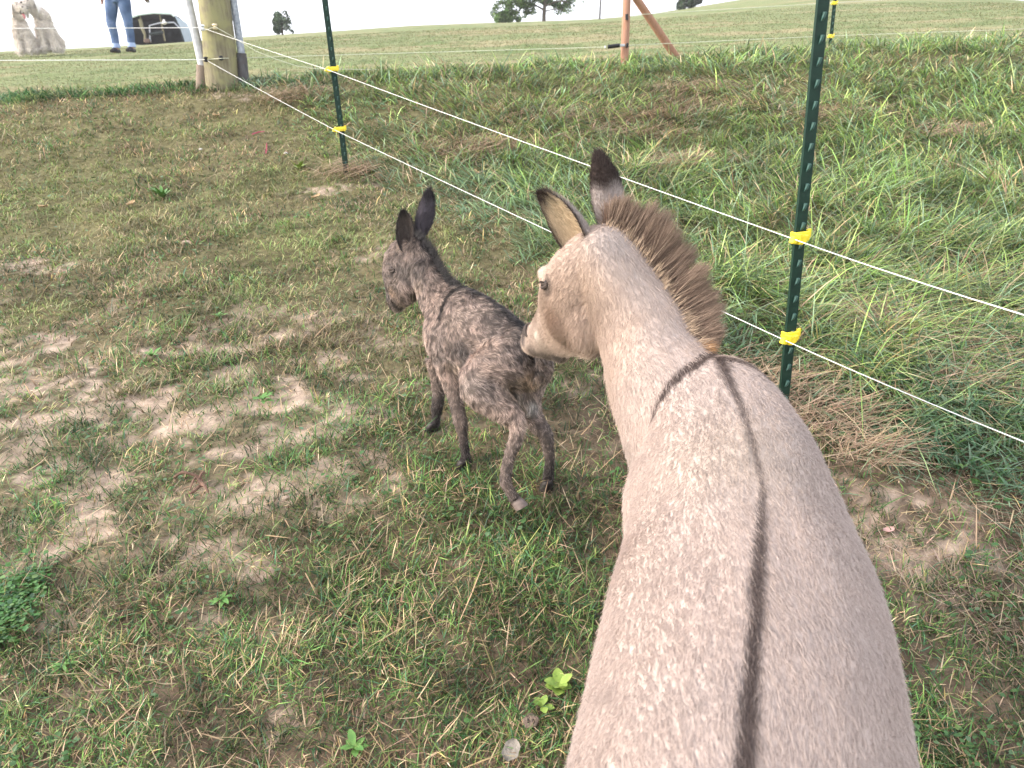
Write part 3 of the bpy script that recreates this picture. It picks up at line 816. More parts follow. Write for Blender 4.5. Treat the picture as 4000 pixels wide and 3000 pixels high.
def ball(m, c, r, R=None, n=14):
    c = np.array(c, float); r = np.array(r if hasattr(r, '__len__') else (r, r, r), float)
    v = []; f = []
    k = n // 2
    for i in range(1, k):
        th = math.pi * i / k
        for j in range(n):
            ph = 2 * math.pi * j / n
            p = np.array([math.sin(th) * math.cos(ph), math.sin(th) * math.sin(ph), math.cos(th)]) * r
            v.append(c + (R @ p if R is not None else p))
    top = np.array([0, 0, r[2]]); 
    v.append(c + (R @ top if R is not None else top)); v.append(c - (R @ top if R is not None else top))
    a, b = len(v) - 2, len(v) - 1
    for i in range(k - 2):
        for j in range(n):
            j2 = (j + 1) % n; f.append([i * n + j, (i + 1) * n + j, (i + 1) * n + j2, i * n + j2])
    for j in range(n):
        j2 = (j + 1) % n; f.append([a, j, j2]); f.append([b, (k - 2) * n + j2, (k - 2) * n + j])
    m.add(v, f)

def limb(m, pts, rad, n=12, sub=3):
    """chain of joints with radii: smooth tube"""
    X = np.array(pts, float); R = np.array(rad, float)
    o, q = [], []
    for i in range(len(X) - 1):
        p0, p1, p2, p3 = X[max(i - 1, 0)], X[i], X[i + 1], X[min(i + 2, len(X) - 1)]
        for k in range(sub):
            t = k / sub
            o.append(.5 * ((2 * p1) + (-p0 + p2) * t + (2 * p0 - 5 * p1 + 4 * p2 - p3) * t * t + (-p0 + 3 * p1 - 3 * p2 + p3) * t ** 3))
            q.append(R[i] * (1 - t) + R[i + 1] * t)
    o.append(X[-1]); q.append(R[-1])
    m.tube(o, q, n)

def fuse(m, voxel, smooth=6, name='body'):
    o = mesh_np('tmp', np.array(m.v), m.f, None)
    r = o.modifiers.new('r', 'REMESH'); r.mode = 'VOXEL'; r.voxel_size = voxel; r.use_smooth_shade = True
    s = o.modifiers.new('s', 'SMOOTH'); s.factor = .5; s.iterations = smooth
    dg = bpy.context.evaluated_depsgraph_get(); dg.update()
    ev = o.evaluated_get(dg)
    me = bpy.data.meshes.new_from_object(ev)
    V = np.empty(len(me.vertices) * 3); me.vertices.foreach_get('co', V); V = V.reshape(-1, 3)
    me.calc_loop_triangles()
    T = np.empty(len(me.loop_triangles) * 3, np.int32); me.loop_triangles.foreach_get('vertices', T); T = T.reshape(-1, 3)
    bpy.data.objects.remove(o); bpy.data.meshes.remove(me)
    return V, T

def vnormals(V, T):
    n = np.cross(V[T[:, 1]] - V[T[:, 0]], V[T[:, 2]] - V[T[:, 0]])
    out = np.zeros_like(V)
    for k in range(3): np.add.at(out, T[:, k], n)
    return out / (np.linalg.norm(out, axis=1, keepdims=True) + 1e-12)

def seg_dist(p, line):
    """distance of points p to a polyline, and position along it (0..1)"""
    best = np.full(len(p), 1e9); pos = np.zeros(len(p)); L = len(line) - 1
    for i in range(L):
        a, b = line[i], line[i + 1]; d = b - a
        t = np.clip(((p - a) @ d) / (d @ d), 0, 1)
        q = np.linalg.norm(p - (a + t[:, None] * d), axis=1)
        k = q < best
        best[k] = q[k]; pos[k] = (i + t[k]) / L
    return best, pos

def n3(p, s, seed, o=3):
    """cheap 3-D fractal noise from three planes"""
    return (fbm(p[:, 0] * s, p[:, 1] * s + p[:, 2] * s * .7, seed, o) + fbm(p[:, 1] * s + 3.3, p[:, 2] * s, seed + 5, o) + fbm(p[:, 0] * s + 9.1, p[:, 2] * s, seed + 9, o)) / 3

def sample(V, T, NV, n, wfun=None):
    a = V[T[:, 0]]; b = V[T[:, 1]]; c = V[T[:, 2]]
    ar = np.linalg.norm(np.cross(b - a, c - a), axis=1)
    if wfun is not None: ar = ar * wfun((a + b + c) / 3)
    i = RNG.choice(len(T), n, p=ar / ar.sum())
    u = RNG.uniform(0, 1, (n, 2)); k = u.sum(1) > 1; u[k] = 1 - u[k]
    w = np.stack([1 - u.sum(1), u[:, 0], u[:, 1]], -1)[:, :, None]
    p = (V[T[i]] * w).sum(1); q = (NV[T[i]] * w).sum(1)
    return p, q / np.linalg.norm(q, axis=1, keepdims=True)

def hairs(name, p, d0_, d1_, L, r, c0, c1, mat, parent, k=4, label=None):
    """hair strands from p, leaving along d0_ and bending towards d1_"""
    n = len(p)
    t = np.linspace(0, 1, k)
    pts = np.empty((n, k, 3), np.float32)
    for i, ti in enumerate(t):
        pts[:, i] = p + (d0_ * (ti - .5 * ti * ti) + d1_ * (.5 * ti * ti)) * 1.35 * L[:, None]
    cu = bpy.data.hair_curves.new(name)
    cu.add_curves([k] * n)
    cu.attributes['position'].data.foreach_set('vector', pts.ravel())
    ra = cu.attributes.get('radius') or cu.attributes.new('radius', 'FLOAT', 'POINT')
    rr = np.broadcast_to(np.asarray(r, float), (n,))[:, None] * (1 - .85 * t[None] ** 1.5)
    ra.data.foreach_set('value', rr.astype(np.float32).ravel())
    ca = cu.attributes.new('tint', 'FLOAT_COLOR', 'POINT')
    cc = np.ones((n, k, 4), np.float32)
    for i, ti in enumerate(t): cc[:, i, :3] = c0 * (1 - ti) + c1 * ti
    ca.data.foreach_set('color', cc.ravel())
    cu.materials.append(mat)
    o = bpy.data.objects.new(name, cu); link(o)
    if parent is not None: world_child(o, parent)
    o['kind'] = 'stuff'
    if label: o['label'] = label
    return o

def ear(parent, base, tip, open_dir, width, c_out, c_in, c_edge, fur_n, name='ear', tipdark=.28, depth=.45, thick=.004, furlen=.010, inner_fur=True, hr=.00030):
    """a long cupped ear: shell open towards open_dir"""
    base, tip = np.array(base, float), np.array(tip, float)
    ax = tip - base; L = np.linalg.norm(ax); ax = ax / L
    od = np.array(open_dir, float); od = nrm(od - ax * (od @ ax)); sd = np.cross(ax, od)
    NU, NV_ = 22, 17
    prof = lambda t: np.interp(t, [0, .1, .3, .5, .7, .85, .95, 1], [.50, .74, .98, 1.0, .88, .64, .38, .10])
    wrap = lambda t: np.interp(t, [0, .25, .6, 1], [2.5, 2.05, 1.65, 1.2])       # half opening angle of the shell
    V = []; C = []; 
    for side in (0, 1):
        for i in range(NU + 1):
            t = i / NU; w = width / 2 * prof(t); al = wrap(t)
            for j in range(NV_):
                s = -1 + 2 * j / (NV_ - 1); a = s * al
                rr = w / math.sin(min(al, math.pi / 2)) if al < math.pi / 2 else w
                rr2 = rr - (thick * (1 - abs(s) ** 4) if side else 0)
                bend = -od * L * .05 * math.sin(t * math.pi)
                p = base + ax * L * t + bend + sd * rr2 * math.sin(a) - od * rr2 * depth * 1.6 * math.cos(a)
                V.append(p)
                e = max(0, (abs(s) - .80) / .2); tp = float(sstep(1 - tipdark - .12, 1 - tipdark + .08, np.array(t + .03 * math.sin(7 * s))))
                base_c = c_in if side else c_out
                k = max(min(1, e * 1.6), tp)
                C.append(base_c * (1 - k) + c_edge * k)
    V = np.array(V); C = np.array(C); M = (NU + 1) * NV_
    F = []
    for i in range(NU):
        for j in range(NV_ - 1):
            a = i * NV_ + j
            F.append([a, a + 1, a + NV_ + 1, a + NV_]); F.append([M + a, M + a + NV_, M + a + NV_ + 1, M + a + 1])
        a = i * NV_; F.append([a, a + NV_, M + a + NV_, M + a]); a += NV_ - 1; F.append([a, M + a, M + a + NV_, a + NV_])
    F = np.array(F)
    o = mesh_np(name, V, F, M_SKIN, None, True, C)
    world_child(o, parent)
    T = np.concatenate([F[:, :3], F[:, [0, 2, 3]]])
    NV = vnormals(V, T)
    sgn = 1.0
    cen = base + ax * L * .5
    test = (NV[:M] * (V[:M] - (base + np.outer((V[:M] - base) @ ax, ax)))).sum()
    if test < 0: NV = -NV
    p, q = sample(V, T, NV, fur_n)
    # colour of the nearest vertex
    tt = np.clip(((p - base) @ ax) / L, 0, 1)
    idx = np.array([np.argmin(((V - pp) ** 2).sum(1)) for pp in p]) if fur_n < 9000 else None
    cc = C[idx] * RNG.uniform(.8, 1.15, (len(p), 1))
    inner = (idx >= M)
    Ls = np.where(inner, furlen * 1.7, furlen) * RNG.uniform(.6, 1.2, len(p))
    dd = nrm2(q * .55 + ax * .9 + RNG.normal(0, .25, q.shape)); 
    hairs('ear_fur', p, dd, nrm2(ax + q * .1 + RNG.normal(0, .25, q.shape)), Ls, np.full(len(p), hr), cc * .85, cc * 1.05, M_FUR, o_parent_fix(o, parent))
    return o

def nrm2(v): return v / (np.linalg.norm(v, axis=1, keepdims=True) + 1e-12)

class _PF:                          # lets world-space fur hang below an ear that hangs below the animal
    pass
def o_parent_fix(o, parent): return o
_old_wc = world_child
def world_child(o, parent):
    """child in world coordinates under a thing, or under a part of a thing"""
    o.parent = parent
    root = parent
    if parent.parent is not None:
        o.matrix_parent_inverse = Matrix.Identity(4); return o
    o.matrix_parent_inverse = parent.matrix_basis.inverted()
    return o

from mathutils.bvhtree import BVHTree
class Surf:
    """finds where a sight line of the photograph meets an animal's skin"""
    def __init__(s, V, T): s.b = BVHTree.FromPolygons([tuple(v) for v in V.tolist()], T.tolist())
    def hit(s, px, py):
        d = Vector(P(px, py, 1.0)).normalized()
        h = s.b.ray_cast(Vector((0, 0, 0)), d)
        return None if h[0] is None else (np.array(h[0]), np.array(h[1]))
    def __call__(s, px, py):
        h = s.hit(px, py)
        if h is None:
            # nearest skin point to the sight line
            best = None
            for Y in np.linspace(.4, 2.6, 90):
                q = Vector(P(px, py, Y)); n = s.b.find_nearest(q)
                if best is None or n[3] < best[1]: best = (np.array(n[0]), n[3])
            return best[0]
        return h[0]
# ------------------------------------------------------------------ adult donkey, seen from behind and above, head turned left
def V3(*a): return np.array(a, float)
body_top = [V3(.06, .12, -.88), V3(.085, .20, -.785), V3(.13, .36, -.70), V3(.190, .54, -.645), V3(.255, .70, -.59), V3(.320, .90, -.53), V3(.358, 1.08, -.480), V3(.370, 1.22, -.442), V3(.350, 1.33, -.50), V3(.325, 1.41, -.60)]
stripe_top = [V3(.125, .20, -.785), V3(.165, .36, -.70), V3(.216, .54, -.645), V3(.285, .70, -.59), V3(.350, .90, -.53), V3(.378, 1.08, -.480), V3(.376, 1.22, -.442)]
body_dep = [.16, .28, .37, .39, .40, .39, .38, .37, .30, .16]
body_wid = [.06, .13, .180, .198, .205, .198, .170, .140, .115, .06]
m = MB()
loft(m, [(t, t - V3(-.02, .03, d), w) for t, d, w in zip(body_top, body_dep, body_wid)], n=28, sub=4, egg=.10)
HD = nrm(V3(.22, .97, .25))                      # body axis
LAT = nrm(np.cross(HD, V3(0, 0, 1)))             # towards the animal's right
# shoulders and haunches
for s in (-1, 1):
    ball(m, V3(.345, 1.08, -.70) + LAT * s * .098, (.060, .11, .13))
    ball(m, V3(.135, .30, -.90) + LAT * s * .085, (.085, .13, .17))
# neck: crest contour and throat contour
neck = [(V3(.372, 1.15, -.47), V3(.315, 1.26, -.86), .115),
        (P(2772, 1366, 1.27), P(2452, 1700, 1.31), .100),
        (P(2712, 1296, 1.31), P(2418, 1560, 1.36), .088),
        (P(2655, 1185, 1.36), P(2388, 1450, 1.40), .078),
        (P(2582, 1075, 1.40), P(2352, 1345, 1.43), .072),
        (P(2500, 965, 1.43), P(2325, 1230, 1.46), .070),
        (P(2430, 893, 1.455), P(2300, 1110, 1.49), .064),
        (P(2375, 872, 1.475), P(2290, 1010, 1.51), .050)]
loft(m, neck, n=24, sub=4)
# head: forehead-to-nose contour and cheek-to-chin contour
head = [(P(2352, 872, 1.52), P(2432, 1010, 1.45), .050),
        (P(2285, 908, 1.545), P(2408, 1165, 1.45), .078),
        (P(2212, 972, 1.575), P(2372, 1290, 1.465), .088),
        (P(2166, 1044, 1.610), P(2318, 1366, 1.495), .078),
        (P(2166, 1120, 1.635), P(2240, 1390, 1.54), .062),
        (P(2142, 1184, 1.66), P(2195, 1398, 1.58), .054),
        (P(2108, 1240, 1.688), P(2160, 1408, 1.62), .048),
        (P(2066, 1284, 1.715), P(2124, 1394, 1.65), .039),
        (P(2068, 1322, 1.735), P(2104, 1382, 1.68), .028)]
loft(m, head, n=24, sub=4)
jaw_l = P(2300, 1270, 1.43)
ball(m, P(2310, 1260, 1.475), (.062, .062, .072))                       # round cheek
ball(m, P(2142, 1068, 1.585), (.027, .034, .017)); ball(m, P(2200, 1260, 1.50), (.03, .04, .045))                        # brow ridge of the left eye
ball(m, P(2190, 1392, 1.60), (.020, .026, .016))                        # lower lip
ball(m, P(2070, 1296, 1.68), (.016, .02, .020))                        # nostril wing
# legs under the body
def d_leg(root, knee, fet, hoof, r, m=m):
    limb(m, [root, root * .45 + knee * .55, knee, knee * .5 + fet * .5, fet, hoof], [r[0], r[1], r[2], r[3], r[4], r[5]])
legs_hoof = []
for s in (-1, 1):
    sh = V3(.335, 1.12, -.80) + LAT * s * .072
    hx, hy = sh[0] + (.0 if s > 0 else -.02), sh[1] + (.03 if s > 0 else -.05)
    gz = g1(hx, hy)
    d_leg(sh, V3(sh[0] - .005, sh[1] + .01, gz + .22), V3(hx, hy - .01, gz + .075), V3(hx, hy, gz + .02), (.065, .045, .032, .022, .026, .030))
    legs_hoof.append((V3(hx, hy + .01, gz), V3(.1, .9, 0)))
    hp = V3(.14, .27, -.98) + LAT * s * .10
    hx, hy = hp[0] - .03, hp[1] - .06
    gz = g1(hx, hy)
    limb(m, [hp, V3(hp[0], hp[1] + .02, hp[2] - .10), V3(hx - .01, hy - .03, gz + .27), V3(hx, hy - .01, gz + .16), V3(hx, hy, gz + .07), V3(hx, hy + .02, gz + .02)], [.085, .06, .034, .024, .027, .03])
    legs_hoof.append((V3(hx, hy + .03, gz), V3(.1, .9, 0)))
dV, dT = fuse(m, .0075, 7)
# light muscle relief, hollow behind the elbow, crease of the throat
dN = vnormals(dV, dT)
def bump(q, r, h):
    return h * np.exp(-(((dV - q) / np.array(r)) ** 2).sum(1))
_w = (n3(dV, 7, 301) - .5) * .012 + (n3(dV, 16, 302) - .5) * .004
for s in (-1, 1):
    _w += bump(V3(.355, 1.10, -.55) + LAT * s * .085, (.045, .10, .10), .010)      # shoulder blade
    _w += bump(V3(.335, .95, -.62) + LAT * s * .13, (.05, .05, .12), -.010)        # hollow behind it
    _w += bump(V3(.30, .80, -.56) + LAT * s * .06, (.03, .22, .04), -.004)
_w += bump(P(2400, 1850, 1.2), (.05, .03, .03), -.008)
dV = dV + dN * _w[:, None]
dN = vnormals(dV, dT)

DS = Surf(dV, dT)
spine = np.array([V3(.10, .10, -.86)] + stripe_top); 
# wavy painted line of the dorsal stripe
spine_fine = []
for i in range(len(spine) - 1):
    for k in range(6):
        t = k / 6; spine_fine.append(spine[i] * (1 - t) + spine[i + 1] * t)
spine_fine.append(spine[-1]); spine_fine = np.array(spine_fine)
wdrift = np.sin(np.arange(len(spine_fine)) * .45) * .004
spine_fine = spine_fine + LAT * wdrift[:, None]
cross_l = np.array([DS(2785, 1382), DS(2730, 1415), DS(2680, 1445), DS(2630, 1490), DS(2590, 1540), DS(2560, 1600), DS(2545, 1640)])
cross_r = np.array([V3(.376, 1.225, -.44), V3(.45, 1.21, -.47), V3(.50, 1.20, -.55), V3(.52, 1.19, -.66)])
def hband(p, line, w0, w1, seed):
    d, pos = seg_dist(p, line)
    w = w0 * (1 - pos) + w1 * pos
    return sstep(1.35, .55, d / (w * (.75 + .6 * n3(p, 22, seed, 3))))

EYE = DS(2130, 1113)
HEADMARKS = [(DS(2105, 1335), .075, (.26, .20, .165), .9), (DS(2130, 1240), .05, (.26, .19, .15), .8), (DS(2205, 1200), .100, (.30, .215, .165), .85), (DS(2150, 1330), .05, (.30, .22, .17), .6), (DS(2165, 1285), .040, (.13, .085, .062), .85), (DS(2150, 1240), .030, (.17, .11, .08), .7), (DS(2215, 1345), .038, (.22, .155, .115), .7), (DS(2118, 1170), .030, (.20, .145, .11), .75), (DS(2095, 1225), .026, (.17, .12, .09), .8),
    (DS(2095, 1312), .014, (.50, .43, .37), .85), (DS(2115, 1350), .022, (.26, .205, .165), .7), (DS(2140, 1375), .022, (.20, .155, .125), .7), (DS(2045, 1300), .024, (.05, .04, .038), .95), (DS(2055, 1262), .016, (.09, .07, .062), .85), (DS(2042, 1335), .014, (.09, .075, .07), .9), (DS(2085, 1380), .024, (.10, .08, .07), .9), (DS(2130, 1395), .024, (.08, .065, .055), .9),
    (DS(2180, 1402), .022, (.06, .05, .045), .9), (DS(2138, 1118), .022, (.05, .04, .035), .85), (DS(2125, 1068), .018, (.45, .37, .31), .7), (DS(2360, 905), .05, (.30, .265, .25), .5),
    (DS(2290, 1150), .06, (.42, .32, .25), .4), (DS(2325, 1230), .05, (.27, .20, .16), .5), (DS(2250, 1230), .04, (.27, .20, .16), .5), (DS(2345, 1370), .045, (.48, .37, .29), .5), (DS(2270, 1385), .03, (.46, .35, .27), .5),
    (DS(2440, 1010), .05, (.33, .29, .28), .5), (DS(2530, 1130), .05, (.33, .29, .28), .5), (DS(2610, 1270), .05, (.34, .30, .29), .45), (DS(2400, 940), .04, (.31, .275, .265), .5)]
def donkey_col(p):
    c = np.tile(V3(.465, .380, .338), (len(p), 1))
    n1 = n3(p, 6, 311)[:, None]; n2 = n3(p, 24, 321)[:, None]
    c = c * (1 - sstep(.42, .62, n1) * .26) + V3(.33, .295, .29) * sstep(.42, .62, n1) * .26
    c = c * (.93 + .14 * n2)
    # warmer low flanks and neck, cream throat
    side = np.clip(-(p - (p @ HD)[:, None] * HD) @ LAT, -1, 1)
    nk = sstep(1.22, 1.34, p[:, 1])[:, None]
    c = c * (1 - .5 * nk) + V3(.43, .32, .25) * .5 * nk
    # pale yellowish patches beside the stripe behind the withers
    yl = np.exp(-((p - V3(.34, .98, -.50)) ** 2).sum(1) / .010)[:, None]
    c = c * (1 - .18 * yl) + V3(.50, .43, .30) * .18 * yl
    # dorsal stripe and shoulder cross
    dk = V3(.068, .050, .045)
    dd, pos = seg_dist(p, spine_fine)
    ww = np.interp(pos, [0, .25, .45, .62, .72, .85, 1], [.0070, .0095, .0115, .0095, .0050, .0055, .0125])
    s = sstep(1.5, .45, dd / (ww * (.8 + .45 * n3(p, 18, 331, 3))))
    s = s * np.interp(pos, [0, .2, .6, .75, .9, 1], [.85, .95, .95, .75, .85, 1.0])
    s = np.maximum(s, hband(p, cross_l, .0140, .0028, 341) * .98); s = np.maximum(s, hband(p, cross_r, .016, .006, 342) * .9)
    c = c * (1 - s[:, None]) + dk * s[:, None]
    # head: darker nose bridge, grey brown cheek patch, pale muzzle with dark nostril and lips
    def blob(q, r, col, k=1.0):
        nonlocal c
        w = np.exp(-(((p - q) / r) ** 2).sum(1) ** 2)[:, None] * k
        c = c * (1 - w) + np.array(col) * w
    for q_, r_, c_, k_ in HEADMARKS: blob(q_, r_, c_, k_)
    hoofz = p[:, 2] - G0(p[:, 0], p[:, 1])
    w = sstep(.055, .035, hoofz)[:, None]
    c = c * (1 - w) + V3(.06, .05, .045) * w
    return c

donkey = thing('adult_donkey', (.3, .8, g1(.3, .8)), 'adult grey dun donkey with dark cross and back stripe, nuzzling the foal', 'donkey')
dbody = mesh_np('body', dV, dT, M_SKIN, None, True, donkey_col(dV) * .92); world_child(dbody, donkey)

# hair flow: towards the tail on the trunk, down the neck, towards the nose on the head
FLOW = [(V3(.13, .25, -.9), -HD * .8 + V3(0, 0, -.45)), (V3(.22, .55, -.8), -HD), (V3(.3, .8, -.7), -HD), (V3(.35, 1.05, -.65), -HD + V3(0, 0, -.15)), (V3(.35, 1.25, -.62), V3(.1, -.6, -.7)),
        (P(2560, 1330, 1.36), nrm(P(2640, 1560, 1.2) - P(2480, 1080, 1.45))), (P(2450, 1130, 1.43), nrm(P(2640, 1560, 1.2) - P(2480, 1080, 1.45))),
        (P(2330, 1080, 1.50), nrm(P(2180, 1330, 1.6) - P(2330, 950, 1.5))), (P(2200, 1230, 1.57), nrm(P(2090, 1340, 1.68) - P(2240, 1080, 1.54))), (P(2110, 1320, 1.66), nrm(P(2085, 1370, 1.7) - P(2130, 1260, 1.64)))]
def flow(p, q):
    w = np.zeros(len(p)); f = np.zeros_like(p)
    for c, d in FLOW:
        k = 1 / (((p - c) ** 2).sum(1) + .004) ** 2.5
        w += k; f += k[:, None] * nrm(d)
    f = nrm2(f)
    out = -(((p - (p @ HD)[:, None] * HD) @ LAT) * 0)
    f = f + V3(0, 0, -.28) * sstep(.95, .2, np.abs(q[:, 2]))[:, None]
    f = f - q * (f * q).sum(1)[:, None]
    return nrm2(f)
def seen(c):
    d = np.linalg.norm(c, axis=1)
    low = sstep(-1.05, -.85, c[:, 2])
    return (.03 + low) / (.35 + d) ** 1.2
p, q = sample(dV, dT, dN, 230000, seen)
f = flow(p, q)
clump = (n3(p, 55, 351, 2) - .5)
sidev = np.cross(f, q)
f2 = nrm2(f + sidev * (clump * .8 + (n3(p, 6, 355, 2) - .5) * 2.2)[:, None] + RNG.normal(0, .13, f.shape))
headw = sstep(1.42, 1.55, p[:, 1])
L = (.0115 * (1 - headw) + .0065 * headw) * RNG.uniform(.6, 1.35, len(p))
jawfur = np.exp(-((p - P(2300, 1385, 1.47)) ** 2).sum(1) / .0016) + np.exp(-((p - P(2380, 1500, 1.36)) ** 2).sum(1) / .003)
L = L * (1 + .9 * np.clip(jawfur, 0, 1))
col = donkey_col(p + RNG.normal(0, .0026, p.shape) + f * (RNG.normal(0, .004, (len(p), 1)))) * (RNG.uniform(.84, 1.16, (len(p), 1))) * (1 + clump[:, None] * .12)
hairs('coat', p - q * .001, nrm2(f2 + q * .55), nrm2(f2 + q * .05), L, .00026 + .00008 * (1 - headw), col * .86, col * 1.12, M_FUR, donkey, label='short soft coat')

# hooves
M_HOOF = noise_mat('hoof_horn', (.012, .010, .010), (.035, .028, .025), scale=60, rough=.55, bump=.1)
def hoof(c, fw, parent, r=.034, tilt=None, h=.045):
    m = MB(); fw = nrm(fw); sd = nrm(np.cross(fw, V3(0, 0, 1))); up = np.cross(sd, fw)
    if tilt is not None: up = nrm(tilt); sd = nrm(np.cross(fw, up)); fw = np.cross(up, sd)
    v = []; n = 14
    for z, k, o_ in ((0, 1.0, .006), (h * .15, 1.03, .006), (h * .6, .90, .0), (h, .78, -.006), (h * 1.15, .55, -.008)):
        for i in range(n):
            a = 2 * math.pi * i / n
            v.append(c + fw * (math.cos(a) * r * k * (1.12 if math.cos(a) > 0 else .8) + o_) + sd * math.sin(a) * r * .86 * k + up * z)
    f = [[a * n + i, a * n + (i + 1) % n, (a + 1) * n + (i + 1) % n, (a + 1) * n + i] for a in range(4) for i in range(n)]
    f += [list(range(n - 1, -1, -1)), [4 * n + i for i in range(n)]]
    m.add(v, f)
    return m.build('hoof', M_HOOF, parent, True)
for c, fw in legs_hoof: hoof(c, fw, donkey)

# eye with lids
M_EYE = noise_mat('dark_eye', (.008, .006, .005), (.02, .014, .010), scale=30, rough=.25, bump=0, spec=.2)
M_LID = noise_mat('eyelid_skin', (.035, .026, .022), (.065, .048, .040), scale=60, rough=.7, bump=.1)
def eye(c, look, up, r, parent):
    look = nrm(look); up = nrm(np.array(up) - look * (np.array(up) @ look)); sd = np.cross(look, up)
    m = MB(); ball(m, c, r, n=16); e = m.build('eye', M_EYE, parent, True)
    l = MB()
    for s, op in ((1, .22), (-1, .45)):
        pts = [c + sd * math.cos(a) * r * 1.08 + up * s * math.sin(a) * r * op + look * r * (.55 + .42 * math.sin(a)) for a in np.linspace(0, math.pi, 9)]
        l.tube(pts, [r * .10] + [r * .32] * 7 + [r * .10], 6)
    l.build('eyelid', M_LID, parent, True)
_eh = DS.hit(2130, 1113); _en = _eh[1] if _eh[1] @ _eh[0] < 0 else -_eh[1]
eye(EYE - _en * .0085, _en, V3(-.25, .2, 1), .0135, donkey)
_mirror = nrm(np.cross(P(2080, 1330, 1.70) - P(2330, 950, 1.5), P(2120, 1075, 1.62) - P(2300, 1385, 1.5))); _mc = (P(2120, 1075, 1.62) + P(2300, 1385, 1.5)) / 2
ER = EYE - 2 * ((EYE - _mc) @ _mirror) * _mirror; _q = DS.b.find_nearest(Vector(ER)); _qn = np.array(_q[1]); _qn = _qn if _qn @ (np.array(_q[0]) - _mc) > 0 else -_qn
eye(np.array(_q[0]) - _qn * .008, _qn, V3(0, 0, 1), .0155, donkey)
# lashes
_sd = nrm(np.cross(_en, V3(-.25, .2, 1))); k = 70
a_ = RNG.uniform(.5, 2.6, k); _up = nrm(np.cross(_sd, _en)); _up = _up if _up[2] > 0 else -_up
rt0 = EYE - _en * .0085 + _sd * (np.cos(a_) * .0135)[:, None] + _up * (np.sin(a_) * .006)[:, None] + _en * .0115
hairs('eyelashes', rt0, nrm2(_en + _up * .3 + RNG.normal(0, .12, (k, 3))), nrm2(_en * .8 - _up * .3 + RNG.normal(0, .12, (k, 3))), RNG.uniform(.006, .010, k), np.full(k, .00025), np.tile(V3(.02, .015, .012), (k, 1)), np.tile(V3(.02, .015, .012), (k, 1)), M_FUR, donkey)
# nostril
m = MB(); pts = [DS(2072, 1258), DS(2060, 1268), DS(2054, 1286), DS(2054, 1304), DS(2060, 1314)]; limb(m, pts, [.002, .0055, .0075, .0055, .002], 8); m.build('nostril', M_LID, donkey, True)

# ears
c_out = V3(.30, .255, .235); c_in = V3(.62, .50, .35); c_edge = V3(.045, .032, .028)
ear(donkey, P(2312, 1050, 1.475), P(2098, 748, 1.52), nrm(P(2150, 930, 1.47) - P(2230, 870, 1.53)) + V3(-.30, -.22, -.1), .084, V3(.40, .345, .32), c_in, c_edge, 6500, tipdark=.15, furlen=.008, hr=.00034)
ear(donkey, P(2392, 905, 1.54), P(2330, 592, 1.585), V3(-.35, .85, .1), .070, V3(.42, .36, .33), V3(.5, .42, .33), c_edge, 6500, tipdark=.48, furlen=.008, hr=.00034)

# mane: stiff upright tufts along the crest
crest_px = [(2385, 878, 1.475), (2440, 905, 1.455), (2500, 962, 1.43), (2540, 1010, 1.415), (2582, 1072, 1.40), (2622, 1130, 1.38), (2657, 1186, 1.36), (2690, 1245, 1.335), (2716, 1298, 1.31), (2745, 1335, 1.295), (2768, 1362, 1.275)]
crest = np.array([P(*c) for c in crest_px])
tips = np.array([P(2420, 778, 1.47), P(2500, 800, 1.455), P(2580, 838, 1.43), P(2640, 885, 1.41), P(2692, 950, 1.395), P(2740, 1030, 1.375), P(2775, 1110, 1.355), P(2800, 1190, 1.33), P(2808, 1255, 1.305), P(2800, 1315, 1.29), P(2782, 1362, 1.275)])
NT = 27; mp, md, mL, mc0, mc1 = [], [], [], [], []
nl = nrm(np.cross(crest[6] - crest[2], tips[4] - crest[4]))
for k in range(NT):
    s = (k + RNG.uniform(-.25, .25)) / (NT - 1); s = min(max(s, 0), 1)
    xs = s * (len(crest) - 1); i = min(int(xs), len(crest) - 2); t = xs - i
    c = crest[i] * (1 - t) + crest[i + 1] * t; e = tips[i] * (1 - t) + tips[i + 1] * t
    tan = nrm(crest[i + 1] - crest[i]); up = e - c
    L0 = np.linalg.norm(up) * RNG.uniform(.70, .90) * (1.0 if 0 < k < NT - 1 else .8)
    tipd = nrm(up) + tan * RNG.normal(.0, .10) + nl * RNG.normal(0, .10)
    hN = 520
    spread = RNG.normal(0, 1, (hN, 1)); sp2 = RNG.normal(0, 1, (hN, 1))
    root = c + tan[None] * spread * .0016 + nl[None] * sp2 * .0055 - nrm(up) * .008
    tgt = c + nrm(tipd) * L0 * (RNG.uniform(.66, 1.10, (hN, 1)) - .05 * spread ** 2) + tan[None] * spread * .0068 + nl[None] * sp2 * .0085 + RNG.normal(0, .0025, (hN, 3))
    dvec = tgt - root
    mp.append(root); md.append(nrm2(dvec)); mL.append(np.linalg.norm(dvec, axis=1))
    base = np.where(RNG.uniform(0, 1, (hN, 1)) < .10, V3(.50, .39, .29), V3(.085, .055, .043)); tipc = np.where(RNG.uniform(0, 1, (hN, 1)) < .5, V3(.15, .105, .08), V3(.30, .22, .165))
    if s > .93: base = V3(.36, .2, .10) * np.ones((hN, 1)); tipc = V3(.42, .25, .13) * np.ones((hN, 1))
    mc0.append(base * RNG.uniform(.8, 1.2, (hN, 1))); mc1.append(tipc * RNG.uniform(.8, 1.2, (hN, 1)))
mp, md, mL, mc0, mc1 = map(np.concatenate, (mp, md, mL, mc0, mc1))
hairs('mane', mp, md, nrm2(md + RNG.normal(0, .10, md.shape)), mL / 1.35 * 1.36, np.full(len(mp), .00042), mc0, mc1, M_FUR, donkey, k=5, label='stiff upright brown mane in pointed tufts')
